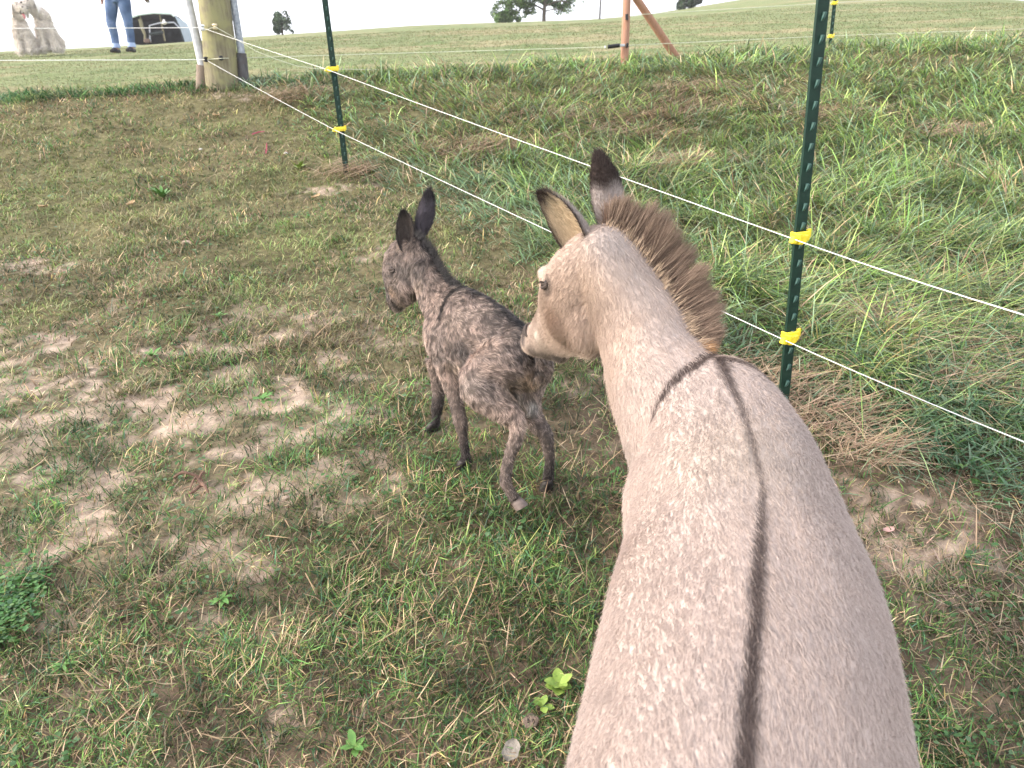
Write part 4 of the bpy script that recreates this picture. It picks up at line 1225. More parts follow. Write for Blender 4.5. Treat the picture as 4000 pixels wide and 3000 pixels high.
k = 4200; ss = RNG.uniform(0, len(crest) - 1.001, k); ii = ss.astype(int); tt_ = (ss - ii)[:, None]
c = crest[ii] * (1 - tt_) + crest[ii + 1] * tt_; e = tips[ii] * (1 - tt_) + tips[ii + 1] * tt_
dv = nrm2(nrm2(e - c) + RNG.normal(0, .22, (k, 3)))
hairs('mane_base', c + RNG.normal(0, .006, (k, 3)) + nl * RNG.normal(0, .008, (k, 1)) - dv * .008, dv, dv, RNG.uniform(.008, .022, k), np.full(k, .0004), np.tile(V3(.46, .34, .24), (k, 1)), np.tile(V3(.50, .38, .27), (k, 1)) * RNG.uniform(.5, 1, (k, 1)), M_FUR, donkey, k=3, label='pale short hair at the foot of the mane')
# forelock tuft behind the ear
k = 900; c = P(2398, 885, 1.50)
root = c + RNG.normal(0, .008, (k, 3)); dv = nrm2(P(2415, 790, 1.50) - c + np.zeros((k, 3)) + RNG.normal(0, .018, (k, 3)))
hairs('forelock', root - dv * .01, dv, nrm2(dv + RNG.normal(0, .15, dv.shape)), RNG.uniform(.02, .055, k), np.full(k, .0004), np.tile(V3(.10, .068, .052), (k, 1)), np.tile(V3(.26, .17, .12), (k, 1)), M_FUR, donkey, k=4)
# tail
m = MB(); limb(m, [V3(.112, .15, -.83), V3(.09, .06, -.90), V3(.08, .03, -1.02), V3(.08, .03, -1.14)], [.03, .022, .016, .010]); tl = m.build('tail', M_LID, donkey, True)
# ------------------------------------------------------------------ newborn foal, dark and damp, walking away to the left
m = MB()
# trunk: back line / belly line
fb = [(P(2118, 1425, 1.80), P(2100, 1500, 1.80), .030),
      (P(2098, 1335, 1.83), P(2068, 1535, 1.83), .066),
      (P(2040, 1278, 1.87), P(1985, 1545, 1.88), .082),
      (P(1980, 1222, 1.91), P(1905, 1515, 1.92), .082),
      (P(1910, 1172, 1.96), P(1832, 1475, 1.97), .083),
      (P(1840, 1134, 2.01), P(1770, 1462, 2.01), .083),
      (P(1780, 1118, 2.06), P(1728, 1432, 2.05), .070),
      (P(1734, 1158, 2.10), P(1700, 1365, 2.09), .050),
      (P(1714, 1225, 2.12), P(1694, 1315, 2.11), .026)]
loft(m, fb, n=22, sub=4, egg=.05)
fn = [(P(1800, 1132, 2.03), P(1712, 1350, 2.05), .054),
      (P(1748, 1108, 2.08), P(1684, 1262, 2.10), .040),
      (P(1708, 1050, 2.12), P(1652, 1195, 2.13), .033),
      (P(1678, 990, 2.15), P(1632, 1130, 2.16), .031),
      (P(1654, 945, 2.17), P(1606, 1070, 2.19), .033),
      (P(1630, 922, 2.19), P(1590, 1015, 2.21), .029)]
loft(m, fn, n=20, sub=4)
fh = [(P(1600, 922, 2.25), P(1652, 1000, 2.16), .032),
      (P(1560, 935, 2.265), P(1650, 1080, 2.165), .046),
      (P(1524, 975, 2.275), P(1640, 1148, 2.18), .050),
      (P(1512, 1040, 2.285), P(1618, 1178, 2.20), .044),
      (P(1520, 1102, 2.29), P(1598, 1190, 2.23), .034),
      (P(1520, 1150, 2.30), P(1584, 1200, 2.255), .027),
      (P(1528, 1184, 2.31), P(1578, 1206, 2.28), .024),
      (P(1546, 1202, 2.315), P(1566, 1210, 2.30), .014)]
loft(m, fh, n=18, sub=4)
ball(m, P(1600, 1110, 2.19), (.040, .036, .042)); ball(m, P(1534, 1040, 2.235), (.014, .016, .012))
# hips, stifle and shoulder masses
FH = nrm(fb[6][0] - fb[1][0]); FL = nrm(np.cross(FH, V3(0, 0, 1)))   # to its right
ball(m, P(2010, 1400, 1.84), (.062, .07, .085)); ball(m, P(1778, 1330, 2.00), (.038, .050, .076))
ball(m, P(1905, 1420, 1.88), (.055, .06, .062))
# left hind, swinging forward, hoof lifted
def leg(pts, rad): limb(m, [P(*p) for p in pts], [r * (1 if r > .04 else .82) for r in rad], 12, 4)
leg([(1990, 1400, 1.83), (1880, 1490, 1.80), (1930, 1560, 1.77), (2010, 1640, 1.735), (2020, 1700, 1.72), (1990, 1785, 1.70), (1975, 1870, 1.68), (1988, 1912, 1.67), (2015, 1952, 1.66)], [.075, .062, .050, .030, .024, .0175, .0200, .0175, .019])
# right hind, planted
leg([(2060, 1440, 1.88), (2040, 1550, 1.86), (2085, 1640, 1.83), (2126, 1690, 1.80), (2140, 1740, 1.79), (2146, 1800, 1.785), (2142, 1862, 1.78), (2140, 1898, 1.775), (2136, 1912, 1.765)], [.068, .056, .036, .026, .021, .0165, .0205, .018, .021])
# left fore
leg([(1752, 1400, 2.00), (1765, 1490, 1.98), (1782, 1570, 1.95), (1797, 1645, 1.92), (1808, 1700, 1.905), (1818, 1770, 1.885), (1822, 1806, 1.88), (1815, 1836, 1.872), (1810, 1850, 1.862)], [.045, .036, .026, .0245, .018, .0155, .0190, .017, .020])
# right fore
leg([(1715, 1400, 2.10), (1716, 1480, 2.09), (1713, 1545, 2.085), (1708, 1590, 2.075), (1704, 1625, 2.07), (1702, 1650, 2.065), (1696, 1668, 2.06), (1690, 1684, 2.055)], [.045, .033, .024, .0225, .017, .0175, .016, .019])
# tail stub pressed on the rump
limb(m, [P(2096, 1352, 1.80), P(2118, 1410, 1.775), P(2112, 1462, 1.77), P(2092, 1500, 1.77)], [.020, .017, .013, .007])
fV, fT = fuse(m, .0052, 4)
fN = vnormals(fV, fT)
fV = fV + fN * ((n3(fV, 30, 401, 3) - .5) * .008)[:, None]; fN = vnormals(fV, fT)

FS = Surf(fV, fT)
f_spine = np.array([P(1632, 915, 2.19), P(1690, 982, 2.15), P(1718, 1040, 2.12), P(1752, 1096, 2.08), P(1790, 1118, 2.05), P(1840, 1134, 2.01), P(1910, 1172, 1.96), P(1980, 1222, 1.91), P(2040, 1278, 1.87), P(2098, 1335, 1.83), P(2118, 1400, 1.79)])
f_cross = np.array([FS(1788, 1124), FS(1765, 1138), FS(1742, 1165), FS(1728, 1195), FS(1720, 1235)])
FMARKS = [(FS(1800, 1370), .040, (.075, .062, .058), .9), (FS(1830, 1400), .030, (.085, .07, .065), .7), (FS(1940, 1270), .05, (.10, .085, .082), .55), (FS(2050, 1340), .04, (.09, .078, .075), .6), (FS(1795, 1450), .034, (.48, .37, .29), .85), (FS(1770, 1250), .04, (.36, .28, .235), .6), (FS(1850, 1210), .035, (.36, .28, .24), .6),
    (FS(1830, 1500), .035, (.36, .30, .265), .7), (FS(1900, 1520), .035, (.16, .135, .125), .6), (FS(2060, 1490), .038, (.50, .355, .25), .9), (FS(1985, 1520), .036, (.44, .34, .26), .7), (FS(2080, 1590), .022, (.50, .47, .44), .8), (FS(2020, 1560), .022, (.5, .43, .37), .8),
    (FS(2100, 1450), .016, (.03, .026, .026), .85), (FS(1530, 1140), .018, (.50, .36, .27), .85), (FS(1560, 1165), .014, (.42, .33, .28), .7), (FS(1540, 1192), .017, (.04, .035, .035), .92), (FS(1565, 1203), .013, (.05, .045, .045), .85), (FS(1585, 1060), .028, (.13, .11, .10), .6),
    (FS(1570, 955), .020, (.42, .31, .24), .75), (FS(1530, 990), .022, (.30, .22, .18), .6), (FS(1632, 1120), .022, (.42, .32, .25), .7), (FS(1630, 1030), .03, (.10, .085, .08), .6), (FS(1528, 1052), .013, (.03, .025, .025), .95), (FS(1690, 1330), .03, (.30, .235, .20), .6)]
def foal_col(p):
    a = n3(p, 15, 411, 3)[:, None]; b = n3(p, 120, 421, 2)[:, None]
    lt = V3(.40, .30, .25); gr = V3(.25, .20, .175); dk = V3(.06, .048, .045)
    c = lt * (1 - sstep(.3, .7, a)) + gr * sstep(.3, .7, a)
    back = sstep(.10, .0, seg_dist(p, f_spine)[0])[:, None]; k_ = sstep(.56 - .14 * back, .68 - .1 * back, b) * (.5 + .35 * back); c = c * (1 - k_) + dk * k_; c = c * (1 - .45 * back)
    hz = (p[:, 2] - G0(p[:, 0], p[:, 1]))
    leg_ = (sstep(.24, .15, hz) * .5 + sstep(.13, .05, hz) * .45)[:, None]
    c = c * (1 - leg_) + V3(.032, .026, .025) * leg_
    def blob(q, r, col, k=1.0):
        nonlocal c
        w = np.exp(-(((p - q) / r) ** 2).sum(1) ** 1.6)[:, None] * k
        c = c * (1 - w) + np.array(col) * w
    d, pos = seg_dist(p, f_spine)
    s = sstep(1.5, .4, d / (np.interp(pos, [0, .35, .5, .7, .85, 1], [.016, .013, .010, .017, .026, .018]) * (.7 + .7 * n3(p, 40, 431, 2))))[:, None] * .9
    c = c * (1 - s) + V3(.025, .022, .024) * s
    d, pos = seg_dist(p, f_cross); s = sstep(1.4, .5, d / (.0085 * (.8 + .6 * n3(p, 40, 432, 2))))[:, None] * .92
    c = c * (1 - s) + V3(.022, .02, .02) * s
    for q_, r_, c_, k_ in FMARKS: blob(q_, r_, c_, k_)
    hd_ = sstep(2.12, 2.20, p[:, 1])[:, None]; c = c * (1 - .30 * hd_)
    return c
foal = thing('donkey_foal', (float(P(1900, 1700, 1.9)[0]), 1.9, g1(float(P(1900, 1700, 1.9)[0]), 1.9)), 'small dark damp newborn donkey foal walking away with one hind hoof lifted', 'foal')
fbod = mesh_np('body', fV, fT, M_SKIN, None, True, foal_col(fV) * .6); world_child(fbod, foal)
p, q = sample(fV, fT, fN, 85000)
FFL = [(P(2050, 1400, 1.82), V3(.5, -.35, -.6)), (P(1900, 1300, 1.9), V3(.7, -.5, -.35)), (P(1780, 1300, 2.0), V3(.4, -.2, -.8)), (P(1700, 1100, 2.12), V3(.35, -.1, -.8)), (P(1570, 1060, 2.23), V3(.05, 0, -1)),
       (P(1990, 1800, 1.7), V3(0, 0, -1)), (P(2140, 1780, 1.79), V3(0, 0, -1)), (P(1810, 1700, 1.9), V3(0, 0, -1)), (P(1705, 1600, 2.08), V3(0, 0, -1))]
w = np.zeros(len(p)); f = np.zeros_like(p)
for c, d in FFL:
    k = 1 / (((p - c) ** 2).sum(1) + .002) ** 2; w += k; f += k[:, None] * nrm(d)
f = nrm2(f); f = nrm2(f - q * (f * q).sum(1)[:, None])
sd = np.cross(f, q)
wav = (n3(p, 38, 441, 2) - .5)
f2 = nrm2(f + sd * (wav * 4.0)[:, None] + RNG.normal(0, .15, f.shape))
hz = p[:, 2] - G0(p[:, 0], p[:, 1])
hd = sstep(2.14, 2.22, p[:, 1])
L = (.0125 - .004 * hd) * RNG.uniform(.6, 1.3, len(p)) * (1 - .45 * sstep(.26, .16, hz))
cl = n3(p, 150, 451, 2)
col = foal_col(p + q * 0) * RNG.uniform(.75, 1.3, (len(p), 1)) * (.42 + 1.2 * sstep(.43, .57, cl))[:, None]
M_FURWET = tint_mat('damp_fur', .42, .35)
hairs('coat', p - q * .001, nrm2(f2 + q * .6), nrm2(f2 + q * .0 + sd * (wav * 3)[:, None]), L, .00042, col * .6, col * 1.2, M_FURWET, foal, label='damp curly coat')
# short black mane
mp, md, mL = [], [], []
fc = f_spine[:5]
for k in range(46):
    s = k / 45 * (len(fc) - 1.001); i = int(s); t = s - i; c = fc[i] * (1 - t) + fc[i + 1] * t
    up = nrm(V3(.45, .1, .8)) ; hN = 45
    dv = nrm2(up + RNG.normal(0, .25) * nrm(fc[i + 1] - fc[i]) + RNG.normal(0, .3, (hN, 3)) + V3(.2, -.3, -.2) * RNG.uniform(0, 1))
    mp.append(c + RNG.normal(0, .005, (hN, 3))); md.append(dv); mL.append(RNG.uniform(.007, .015, hN))
mp, md, mL = map(np.concatenate, (mp, md, mL)); k = len(mp)
hairs('mane', mp - md * .003, md, nrm2(md + RNG.normal(0, .3, md.shape)), mL, np.full(k, .0005), np.tile(V3(.022, .02, .022), (k, 1)), np.tile(V3(.05, .045, .045), (k, 1)), M_FURWET, foal, label='short black wet mane')
cb_ = V3(.028, .024, .026)
ear(foal, P(1590, 985, 2.19), P(1573, 820, 2.215), V3(-.15, -1, .1), .058, V3(.05, .042, .045), V3(.10, .08, .07), V3(.035, .03, .03), 2600, tipdark=.15, furlen=.007, hr=.0004, depth=.55)
ear(foal, P(1640, 925, 2.24), P(1676, 736, 2.27), V3(-.5, .85, .1), .056, V3(.075, .065, .075), V3(.05, .042, .042), cb_, 2600, tipdark=.25, furlen=.009, hr=.0004)
_eh = FS.hit(1533, 1054); _en = _eh[1] if _eh[1] @ _eh[0] < 0 else -_eh[1]
eye(_eh[0] - _en * .006, _en, V3(0, .2, 1), .0115, foal); eye(P(1535, 1020, 2.335), V3(-.3, .9, 0), V3(0, 0, 1), .010, foal)
m = MB(); limb(m, [FS(1530, 1166), FS(1531, 1177), FS(1537, 1186)], [.002, .0045, .002], 8); m.build('nostril', M_LID, foal, True)
def fz(px, py, Y): q = P(px, py, Y); return q
c = P(2136, 1915, 1.765); hoof(V3(c[0], c[1] - .0, g1(c[0], c[1]) + .0), V3(-.4, .8, 0), foal, .021, h=.030)
c = P(1808, 1858, 1.862); hoof(V3(c[0], c[1], g1(c[0], c[1]) + .0), V3(-.6, .7, 0), foal, .020, h=.028)
c = P(1686, 1690, 2.05); hoof(V3(c[0], c[1], g1(c[0], c[1]) + .0), V3(-.7, .6, 0), foal, .019, h=.026)
c = P(2034, 1985, 1.655)
M_SOFT = noise_mat('soft_pale_hoof', (.10, .075, .068), (.18, .14, .125), scale=60, rough=.6, bump=.1)
h4 = hoof(c, P(2080, 1960, 1.60) - P(2010, 1990, 1.68), foal, .021, tilt=P(1990, 1915, 1.67) - P(2030, 1985, 1.65), h=.034); h4.data.materials[0] = M_SOFT; h4['label'] = 'pale soft sole hoof lifted off the grass'
# ------------------------------------------------------------------ dogs on the crest
def dog(label, base, s, yaw, head_yaw, mouth, seed, lean=0.0):
    """a big curly white dog sitting upright, facing -Y before yaw; 1 unit = 1 m"""
    t = thing('white_dog', tuple(base), label, 'dog', 'white dogs sitting on the crest', (0, 0, yaw))
    m = MB()
    loft(m, [(V3(0, .16, .30) , V3(0, .30, .05), .10), (V3(0, .12, .36), V3(0, .10, .04), .19), (V3(0, .02, .46), V3(0, -.03, .12), .18), (V3(0, -.04, .60), V3(0, -.17, .30), .155),
             (V3(0, -.02, .72), V3(0, -.20, .48), .14), (V3(0, -.02, .80), V3(0, -.15, .62), .11), (V3(lean, -.04, .88), V3(lean, -.13, .72), .095)], n=20, sub=3)
    for q in (-1, 1):
        limb(m, [V3(.085 * q, -.12, .42), V3(.10 * q, -.15, .25), V3(.095 * q, -.17, .10), V3(.095 * q, -.19, .03), V3(.095 * q, -.24, .02)], [.085, .060, .052, .048, .040])
        ball(m, V3(.15 * q, .08, .16), (.09, .16, .14)); limb(m, [V3(.17 * q, .02, .05), V3(.18 * q, -.12, .035)], [.055, .045])
    R = np.array(Matrix.Rotation(head_yaw, 3, 'Z')) * 1.28; hc = V3(lean, -.10, .88)
    H = lambda x, y, z: hc + R @ V3(x, y, z)
    ball(m, H(0, 0, .03), (.105, .115, .105))
    loft(m, [(H(0, -.05, .07), H(0, -.05, -.05), .075), (H(0, -.12, .045), H(0, -.11, -.03), .062), (H(0, -.19, .035), H(0, -.18, -.02), .050), (H(0, -.215, .025), H(0, -.21, -.012), .03)], n=14, sub=3)
    jy = -.055 if mouth else -.03
    loft(m, [(H(0, -.02, -.05), H(0, -.01, -.09), .06), (H(0, -.10, jy - .02), H(0, -.09, jy - .06), .045), (H(0, -.165, jy - .045), H(0, -.155, jy - .065), .028)], n=12, sub=2)
    V, T = fuse(m, .016, 3)
    NV = vnormals(V, T)
    V = V + NV * ((n3(V, 16, seed, 3) - .5) * .05)[:, None]
    c = np.tile(V3(.78, .71, .63), (len(V), 1)) * (.85 + .3 * n3(V, 9, seed + 3))[:, None]
    dk = np.exp(-((V[:, 0] / .07) ** 2 + ((V[:, 2] - .16) / .12) ** 2)) * (V[:, 1] > -.15)  # shade under the chest and between the forelegs painted into the coat
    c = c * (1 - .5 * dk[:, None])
    b = mesh_np('body', V, T, M_SKIN, t, True, c * 1.1)
    M_DN = M_LID
    for q in (-1, 1):
        e = MB(); ball(e, H(.042 * q, -.108, .055), .014, n=8); e.build('eye', M_EYE, t, True, True)
        e = MB(); loft(e, [(H(.085 * q, .03, .08), H(.10 * q, -.04, .08), .02), (H(.125 * q, .04, .0), H(.125 * q, -.06, 0), .022), (H(.13 * q, .04, -.09), H(.13 * q, -.05, -.09), .018), (H(.12 * q, .02, -.14), H(.12 * q, -.02, -.14), .008)], n=10, sub=3)
        eo = e.build('ear', M_DOGEAR, t, True, True)
    e = MB(); ball(e, H(0, -.222, .022), (.024, .018, .018), n=10); e.build('nose', M_LID, t, True, True)
    e = MB(); loft(e, [(H(0, -.06, -.035), H(0, -.05, jy - .04), .050), (H(0, -.14, -.022), H(0, -.13, jy - .05), .040), (H(0, -.19, -.012), H(0, -.17, jy - .035), .022)], n=10, sub=2); e.build('lips', M_LID, t, True, True)
    if mouth:
        e = MB(); loft(e, [(H(0, -.08, -.055), H(0, -.08, -.07), .028), (H(.0, -.17, -.085), H(.0, -.165, -.10), .026), (H(.0, -.20, -.14), H(.0, -.19, -.145), .020), (H(.0, -.20, -.165), H(.0, -.195, -.168), .01)], n=10, sub=3); e.build('tongue', M_TONGUE, t, True, True)
    p, q = sample(V, T, NV, 14000)
    nz = n3(p, 22, seed + 7, 2)[:, None]
    f = nrm2(V3(0, 0, -1) + (nz - .5) * 5 * V3(1, .5, 0) + RNG.normal(0, .4, p.shape))
    cc = np.tile(V3(.82, .75, .68), (len(p), 1)) * (.65 + .6 * nz)
    h = hairs('coat', p, nrm2(q + f * .4), nrm2(f + q * .2), RNG.uniform(.03, .075, len(p)), .0020, cc * .85, cc, M_FUR, None)
    h.parent = t
    t.scale = (s, s, s)
    return t
M_DOGEAR = noise_mat('cream_ear_fur', (.70, .66, .64), (.82, .78, .76), scale=30, rough=.9, bump=.6, bdist=.01)
M_TONGUE = noise_mat('pink_tongue', (.50, .16, .17), (.62, .24, .24), scale=30, rough=.4, bump=.05)
YD = 15.6
b1 = P(112, 203, YD); b2 = P(196, 196, YD + .25)
dog('left white curly dog sitting with its mouth open and tongue out', (b1[0], YD, b1[2] - .01), 0.84, math.radians(12), math.radians(38), True, 501, .05)
dog('right white curly dog sitting partly behind the first dog, ear hanging', (b2[0] + .03, YD + .25, b2[2] - .01), 0.90, math.radians(20), math.radians(-26), False, 521, -.16)

# ------------------------------------------------------------------ person in jeans
M_JEANS = noise_mat('blue_denim', (.06, .09, .17), (.16, .21, .33), scale=5, rough=.85, bump=.35, c3=(.10, .15, .26), bscale=220, bdist=.003, spec=.15)
M_CUFF = noise_mat('pale_denim_hem', (.28, .36, .55), (.40, .48, .66), scale=30, rough=.9, bump=.4)
M_HUMAN = noise_mat('skin', (.52, .28, .22), (.62, .36, .28), scale=14, rough=.55, bump=.1)
M_SHIRT = noise_mat('grey_cotton', (.22, .24, .27), (.34, .36, .40), scale=12, rough=.9, bump=.3)
M_HAIRB = noise_mat('brown_hair', (.06, .035, .02), (.12, .075, .045), scale=40, rough=.6, bump=.5, stretch=(1, 1, .2))
M_SHOE = noise_mat('black_shoe', (.012, .011, .012), (.035, .03, .03), scale=40, rough=.6, bump=.2)
YP = 13.7
pm = P(485, 218, YP); pz = g1(pm[0], YP) + .045
per = thing('person', (pm[0], YP, pz), 'person in slim blue jeans with frayed hems and black flats, seen from the thighs down', 'person')
def pl(px, py, dy=0): q = P(px, py, YP + dy); return q
S0 = pz - pl(485, 218)[2]
def Q(px, py, dy=0): q = P(px, py, YP + dy); return q + V3(0, 0, S0)
HIPZ = pz + .86
cx0 = Q(485, 100)[0]
m = MB()
ankL, ankR = Q(460, 212), Q(521, 212); ankL[2] = ankR[2] = pz + .095
kneL, kneR = Q(438, 105, -.02), Q(502, 98, -.02)
hipL, hipR = V3(cx0 - .105, YP, HIPZ + .0), V3(cx0 + .085, YP, HIPZ + .0)
chest = V3(cx0 - .02, YP, pz + 1.28)
limb(m, [hipL, (hipL + kneL) / 2, kneL, (kneL + ankL) / 2 + V3(0, .02, 0), ankL, ankL + V3(0, -.0, -.05)], [.082, .07, .05, .046, .033, .034])
limb(m, [hipR, (hipR + kneR) / 2, kneR, (kneR + ankR) / 2 + V3(0, .02, 0), ankR, ankR + V3(0, -.0, -.05)], [.082, .07, .05, .046, .033, .034])
for a in (ankL, ankR): limb(m, [a + V3(0, .03, -.065), a + V3(0, -.06, -.072), a + V3(0, -.14, -.080)], [.026, .024, .018])
loft(m, [(V3(cx0, YP - .10, HIPZ - .03), V3(cx0, YP + .10, HIPZ - .03), .15), (V3(cx0, YP - .10, HIPZ + .15), V3(cx0, YP + .09, HIPZ + .15), .135), (V3(cx0, YP - .11, HIPZ + .35), V3(cx0, YP + .09, HIPZ + .35), .155), (V3(cx0, YP - .09, HIPZ + .50), V3(cx0, YP + .09, HIPZ + .50), .17), (V3(cx0, YP - .05, HIPZ + .60), V3(cx0, YP + .06, HIPZ + .60), .06), (V3(cx0, YP - .055, HIPZ + .68), V3(cx0, YP + .05, HIPZ + .68), .052)], n=18, sub=3)
hz_ = HIPZ + .79
ball(m, V3(cx0, YP - .01, hz_), (.075, .095, .11)); ball(m, V3(cx0, YP - .035, hz_ - .06), (.05, .065, .05)); ball(m, V3(cx0, YP - .112, hz_ - .02), (.012, .018, .022))
hand_l = V3(Q(575, 12)[0] - .04, YP - .06, pz + .99)
arms = [(V3(cx0 - .17, YP, HIPZ + .49), V3(cx0 - .24, YP + .02, HIPZ + .22), V3(cx0 - .26, YP - .02, HIPZ + .0)), (V3(cx0 + .17, YP, HIPZ + .49), V3(cx0 + .27, YP + .02, HIPZ + .27), hand_l)]
for a, b, c in arms:
    limb(m, [a, b, c], [.055, .042, .028])
    d = nrm(c - b); sdv = nrm(np.cross(d, V3(0, 1, 0)))
    ball(m, c + d * .035, (.035, .022, .045))
    for k in range(4):
        r_ = c + d * .065 + V3(0, 1, 0) * (k - 1.5) * .018
        limb(m, [r_, r_ + d * .035, r_ + d * (.06 - .006 * abs(k - 1.5)) + V3(-.012 * np.sign(sdv[0]), 0, 0)], [.0095, .009, .0075], 8)
    limb(m, [c + d * .01 + V3(0, -.02, 0), c + d * .04 + V3(0, -.045, 0), c + d * .065 + V3(0, -.05, 0)], [.012, .0105, .008], 8)
bV, bT = fuse(m, .011, 3)
body = mesh_np('body', bV, bT, M_HUMAN, None); world_child(body, per)
# jeans: one continuous garment
m = MB()
def jl(h, k, a, w):
    q = [h, h * .5 + k * .5, k + V3(0, .012, .05), k + V3(0, 0, -.0), k * .9 + a * .1, k * .5 + a * .5 + V3(0, .02, 0), a + V3(0, .005, .03)]
    limb(m, q, [.112, .096, .076, .072, .070, .064, .060], 16, 4)
jl(hipL, kneL, ankL, 0); jl(hipR, kneR, ankR, 0)
loft(m, [(V3(cx0 - .01, YP - .115, HIPZ - .10), V3(cx0 - .01, YP + .115, HIPZ - .10), .10), (V3(cx0 - .01, YP - .12, HIPZ - .01), V3(cx0 - .01, YP + .125, HIPZ - .01), .185), (V3(cx0, YP - .11, HIPZ + .12), V3(cx0, YP + .11, HIPZ + .12), .155)], n=18, sub=3)
jV, jT = fuse(m, .013, 2)
jN = vnormals(jV, jT)
zk = jV[:, 2]; kz = kneL[2]
fold = np.sin((zk + .35 * (jV[:, 0] - cx0) * np.sin(jV[:, 0] * 40)) * 150) * .0045 * np.exp(-((zk - kz) / .07) ** 2) + (n3(jV, 12, 540) - .5) * .012
jV = jV + jN * fold[:, None]
jo = mesh_np('jeans', jV, jT, M_JEANS, None); world_child(jo, per)
for a in (ankL, ankR):
    m = MB(); m.tube([a + V3(.003, .006, .055), a + V3(.002, .005, .02), a + V3(0, .004, -.012)], [.0625, .0655, .067], 18); m.build('frayed_hem', M_CUFF, per, True)
for a in (ankL, ankR):
    m = MB(); limb(m, [a + V3(0, .055, -.066), a + V3(0, 0, -.072), a + V3(0, -.09, -.066), a + V3(0, -.185, -.078)], [.040, .043, .052, .032], 12); v = np.array(m.v); v[:, 2] = np.maximum(v[:, 2], pz + .004); m.v = [tuple(x_) for x_ in v]
    m.build('shoe', M_SHOE, per, True)
m = MB(); loft(m, [(V3(cx0, YP - .125, HIPZ + .06), V3(cx0, YP + .125, HIPZ + .06), .175), (V3(cx0, YP - .12, HIPZ + .20), V3(cx0, YP + .11, HIPZ + .20), .155), (V3(cx0, YP - .13, HIPZ + .36), V3(cx0, YP + .11, HIPZ + .36), .175), (V3(cx0, YP - .10, HIPZ + .52), V3(cx0, YP + .10, HIPZ + .52), .19), (V3(cx0, YP - .06, HIPZ + .585), V3(cx0, YP + .065, HIPZ + .585), .08)], n=20, sub=4)
for a, b, c in arms: limb(m, [a, b, b * .9 + c * .1], [.068, .056, .054], 12)
sV, sT = fuse(m, .014, 2); so = mesh_np('shirt', sV, sT, M_SHIRT, None); world_child(so, per)
m = MB(); ball(m, V3(cx0, YP + .015, hz_ + .025), (.088, .10, .105)); limb(m, [V3(cx0, YP + .07, hz_ + .02), V3(cx0, YP + .10, hz_ - .12), V3(cx0, YP + .10, hz_ - .26)], [.07, .06, .03])
hV, hT = fuse(m, .012, 2); hV = hV[:]; ho = mesh_np('hair', hV, hT, M_HAIRB, None); world_child(ho, per)
for q_ in (-1, 1):
    m = MB(); ball(m, V3(cx0 + q_ * .028, YP - .092, hz_ + .0), .011, n=8); m.build('eye', M_EYE, per, True)
m = MB(); limb(m, [V3(cx0 - .022, YP - .098, hz_ - .062), V3(cx0, YP - .104, hz_ - .064), V3(cx0 + .022, YP - .098, hz_ - .062)], [.003, .006, .003], 8); m.build('mouth', M_TONGUE, per, True)
# tassel hanging from the hand
M_TAS = noise_mat('brown_tassel', (.07, .045, .035), (.16, .11, .085), scale=60, rough=.9, bump=.5, stretch=(1, 1, .2))
M_TAW = noise_mat('olive_cord', (.20, .18, .10), (.32, .29, .18), scale=60, rough=.9, bump=.3)
M_WHT = noise_mat('white_tip', (.6, .58, .55), (.8, .78, .75), scale=40, rough=.8, bump=.2)
t0_ = Q(573, -34, -.1); tz = thing('rope_tassel', tuple(Q(573, 8, -.1)), 'small brown tassel with a white tip hanging beside the person at the top edge', 'tassel')
m = MB(); limb(m, [hand_l + V3(.02, -.03, -.02), Q(572, -8, -.1), Q(573, 3, -.1)], [.012, .018, .026]); m.build('cord', M_TAW, tz, True)
m = MB(); limb(m, [Q(572, 1, -.1), Q(575, 9, -.1), Q(581, 17, -.1)], [.034, .044, .030]); m.build('tassel', M_TAS, tz, True)
for k in range(3):
    m = MB(); limb(m, [Q(579 + 2 * k, 15, -.1), Q(577 + 4 * k, 20, -.1), Q(576 + 5 * k, 24, -.1)], [.014, .012, .005]); m.build('tip', M_WHT if k == 1 else M_TAS, tz, True)

# ------------------------------------------------------------------ hooped shelter on the crest
M_DKIN = noise_mat('dark_green_tarp', (.008, .014, .015), (.02, .034, .034), scale=4, rough=.9, bump=.2)
M_TARP = noise_mat('pale_blue_tarp', (.24, .30, .35), (.34, .40, .45), scale=3, rough=.6, bump=.4, bdist=.03)
YS = 48.0
sb = P(655, 166, YS); mpx = pix_m(655, 120, YS)
sh = thing('hoop_shelter', (sb[0], YS, g1(sb[0], YS)), 'dark hooped shelter with pale blue side sheet standing on the crest behind the person', 'shelter')
def SP(px, py, dy=0): return P(px, py, YS + dy)
arch = [(524, 175), (512, 130), (511, 72), (546, 60), (600, 53), (670, 56), (682, 66), (700, 105), (722, 170)]
def sheet(name, mat, A, B, th=.03):
    """thick sheet between two matching rows of points"""
    A = np.array(A); B = np.array(B); n = len(A)
    cn = A.mean(0) * .5 + B.mean(0) * .5
    offs = []
    for i in range(n):
        t = A[min(i + 1, n - 1)] - A[max(i - 1, 0)]; nr = nrm(np.cross(t, B[i] - A[i])); 
        if nr @ (A[i] - cn) < 0: nr = -nr
        offs.append(nr * th)
    offs = np.array(offs)
    V = np.concatenate([A, B, A + offs, B + offs]); F = []
    for i in range(n - 1):
        F += [[i, i + 1, n + i + 1, n + i], [2 * n + i, 3 * n + i, 3 * n + i + 1, 2 * n + i + 1], [i, 2 * n + i, 2 * n + i + 1, i + 1], [n + i, n + i + 1, 3 * n + i + 1, 3 * n + i]]
    F += [[0, n, 3 * n, 2 * n], [n - 1, 3 * n - 1, 4 * n - 1, 2 * n - 1]]
    o = mesh_np(name, V, F, mat, None, False); world_child(o, sh); return o
DP = 6.0
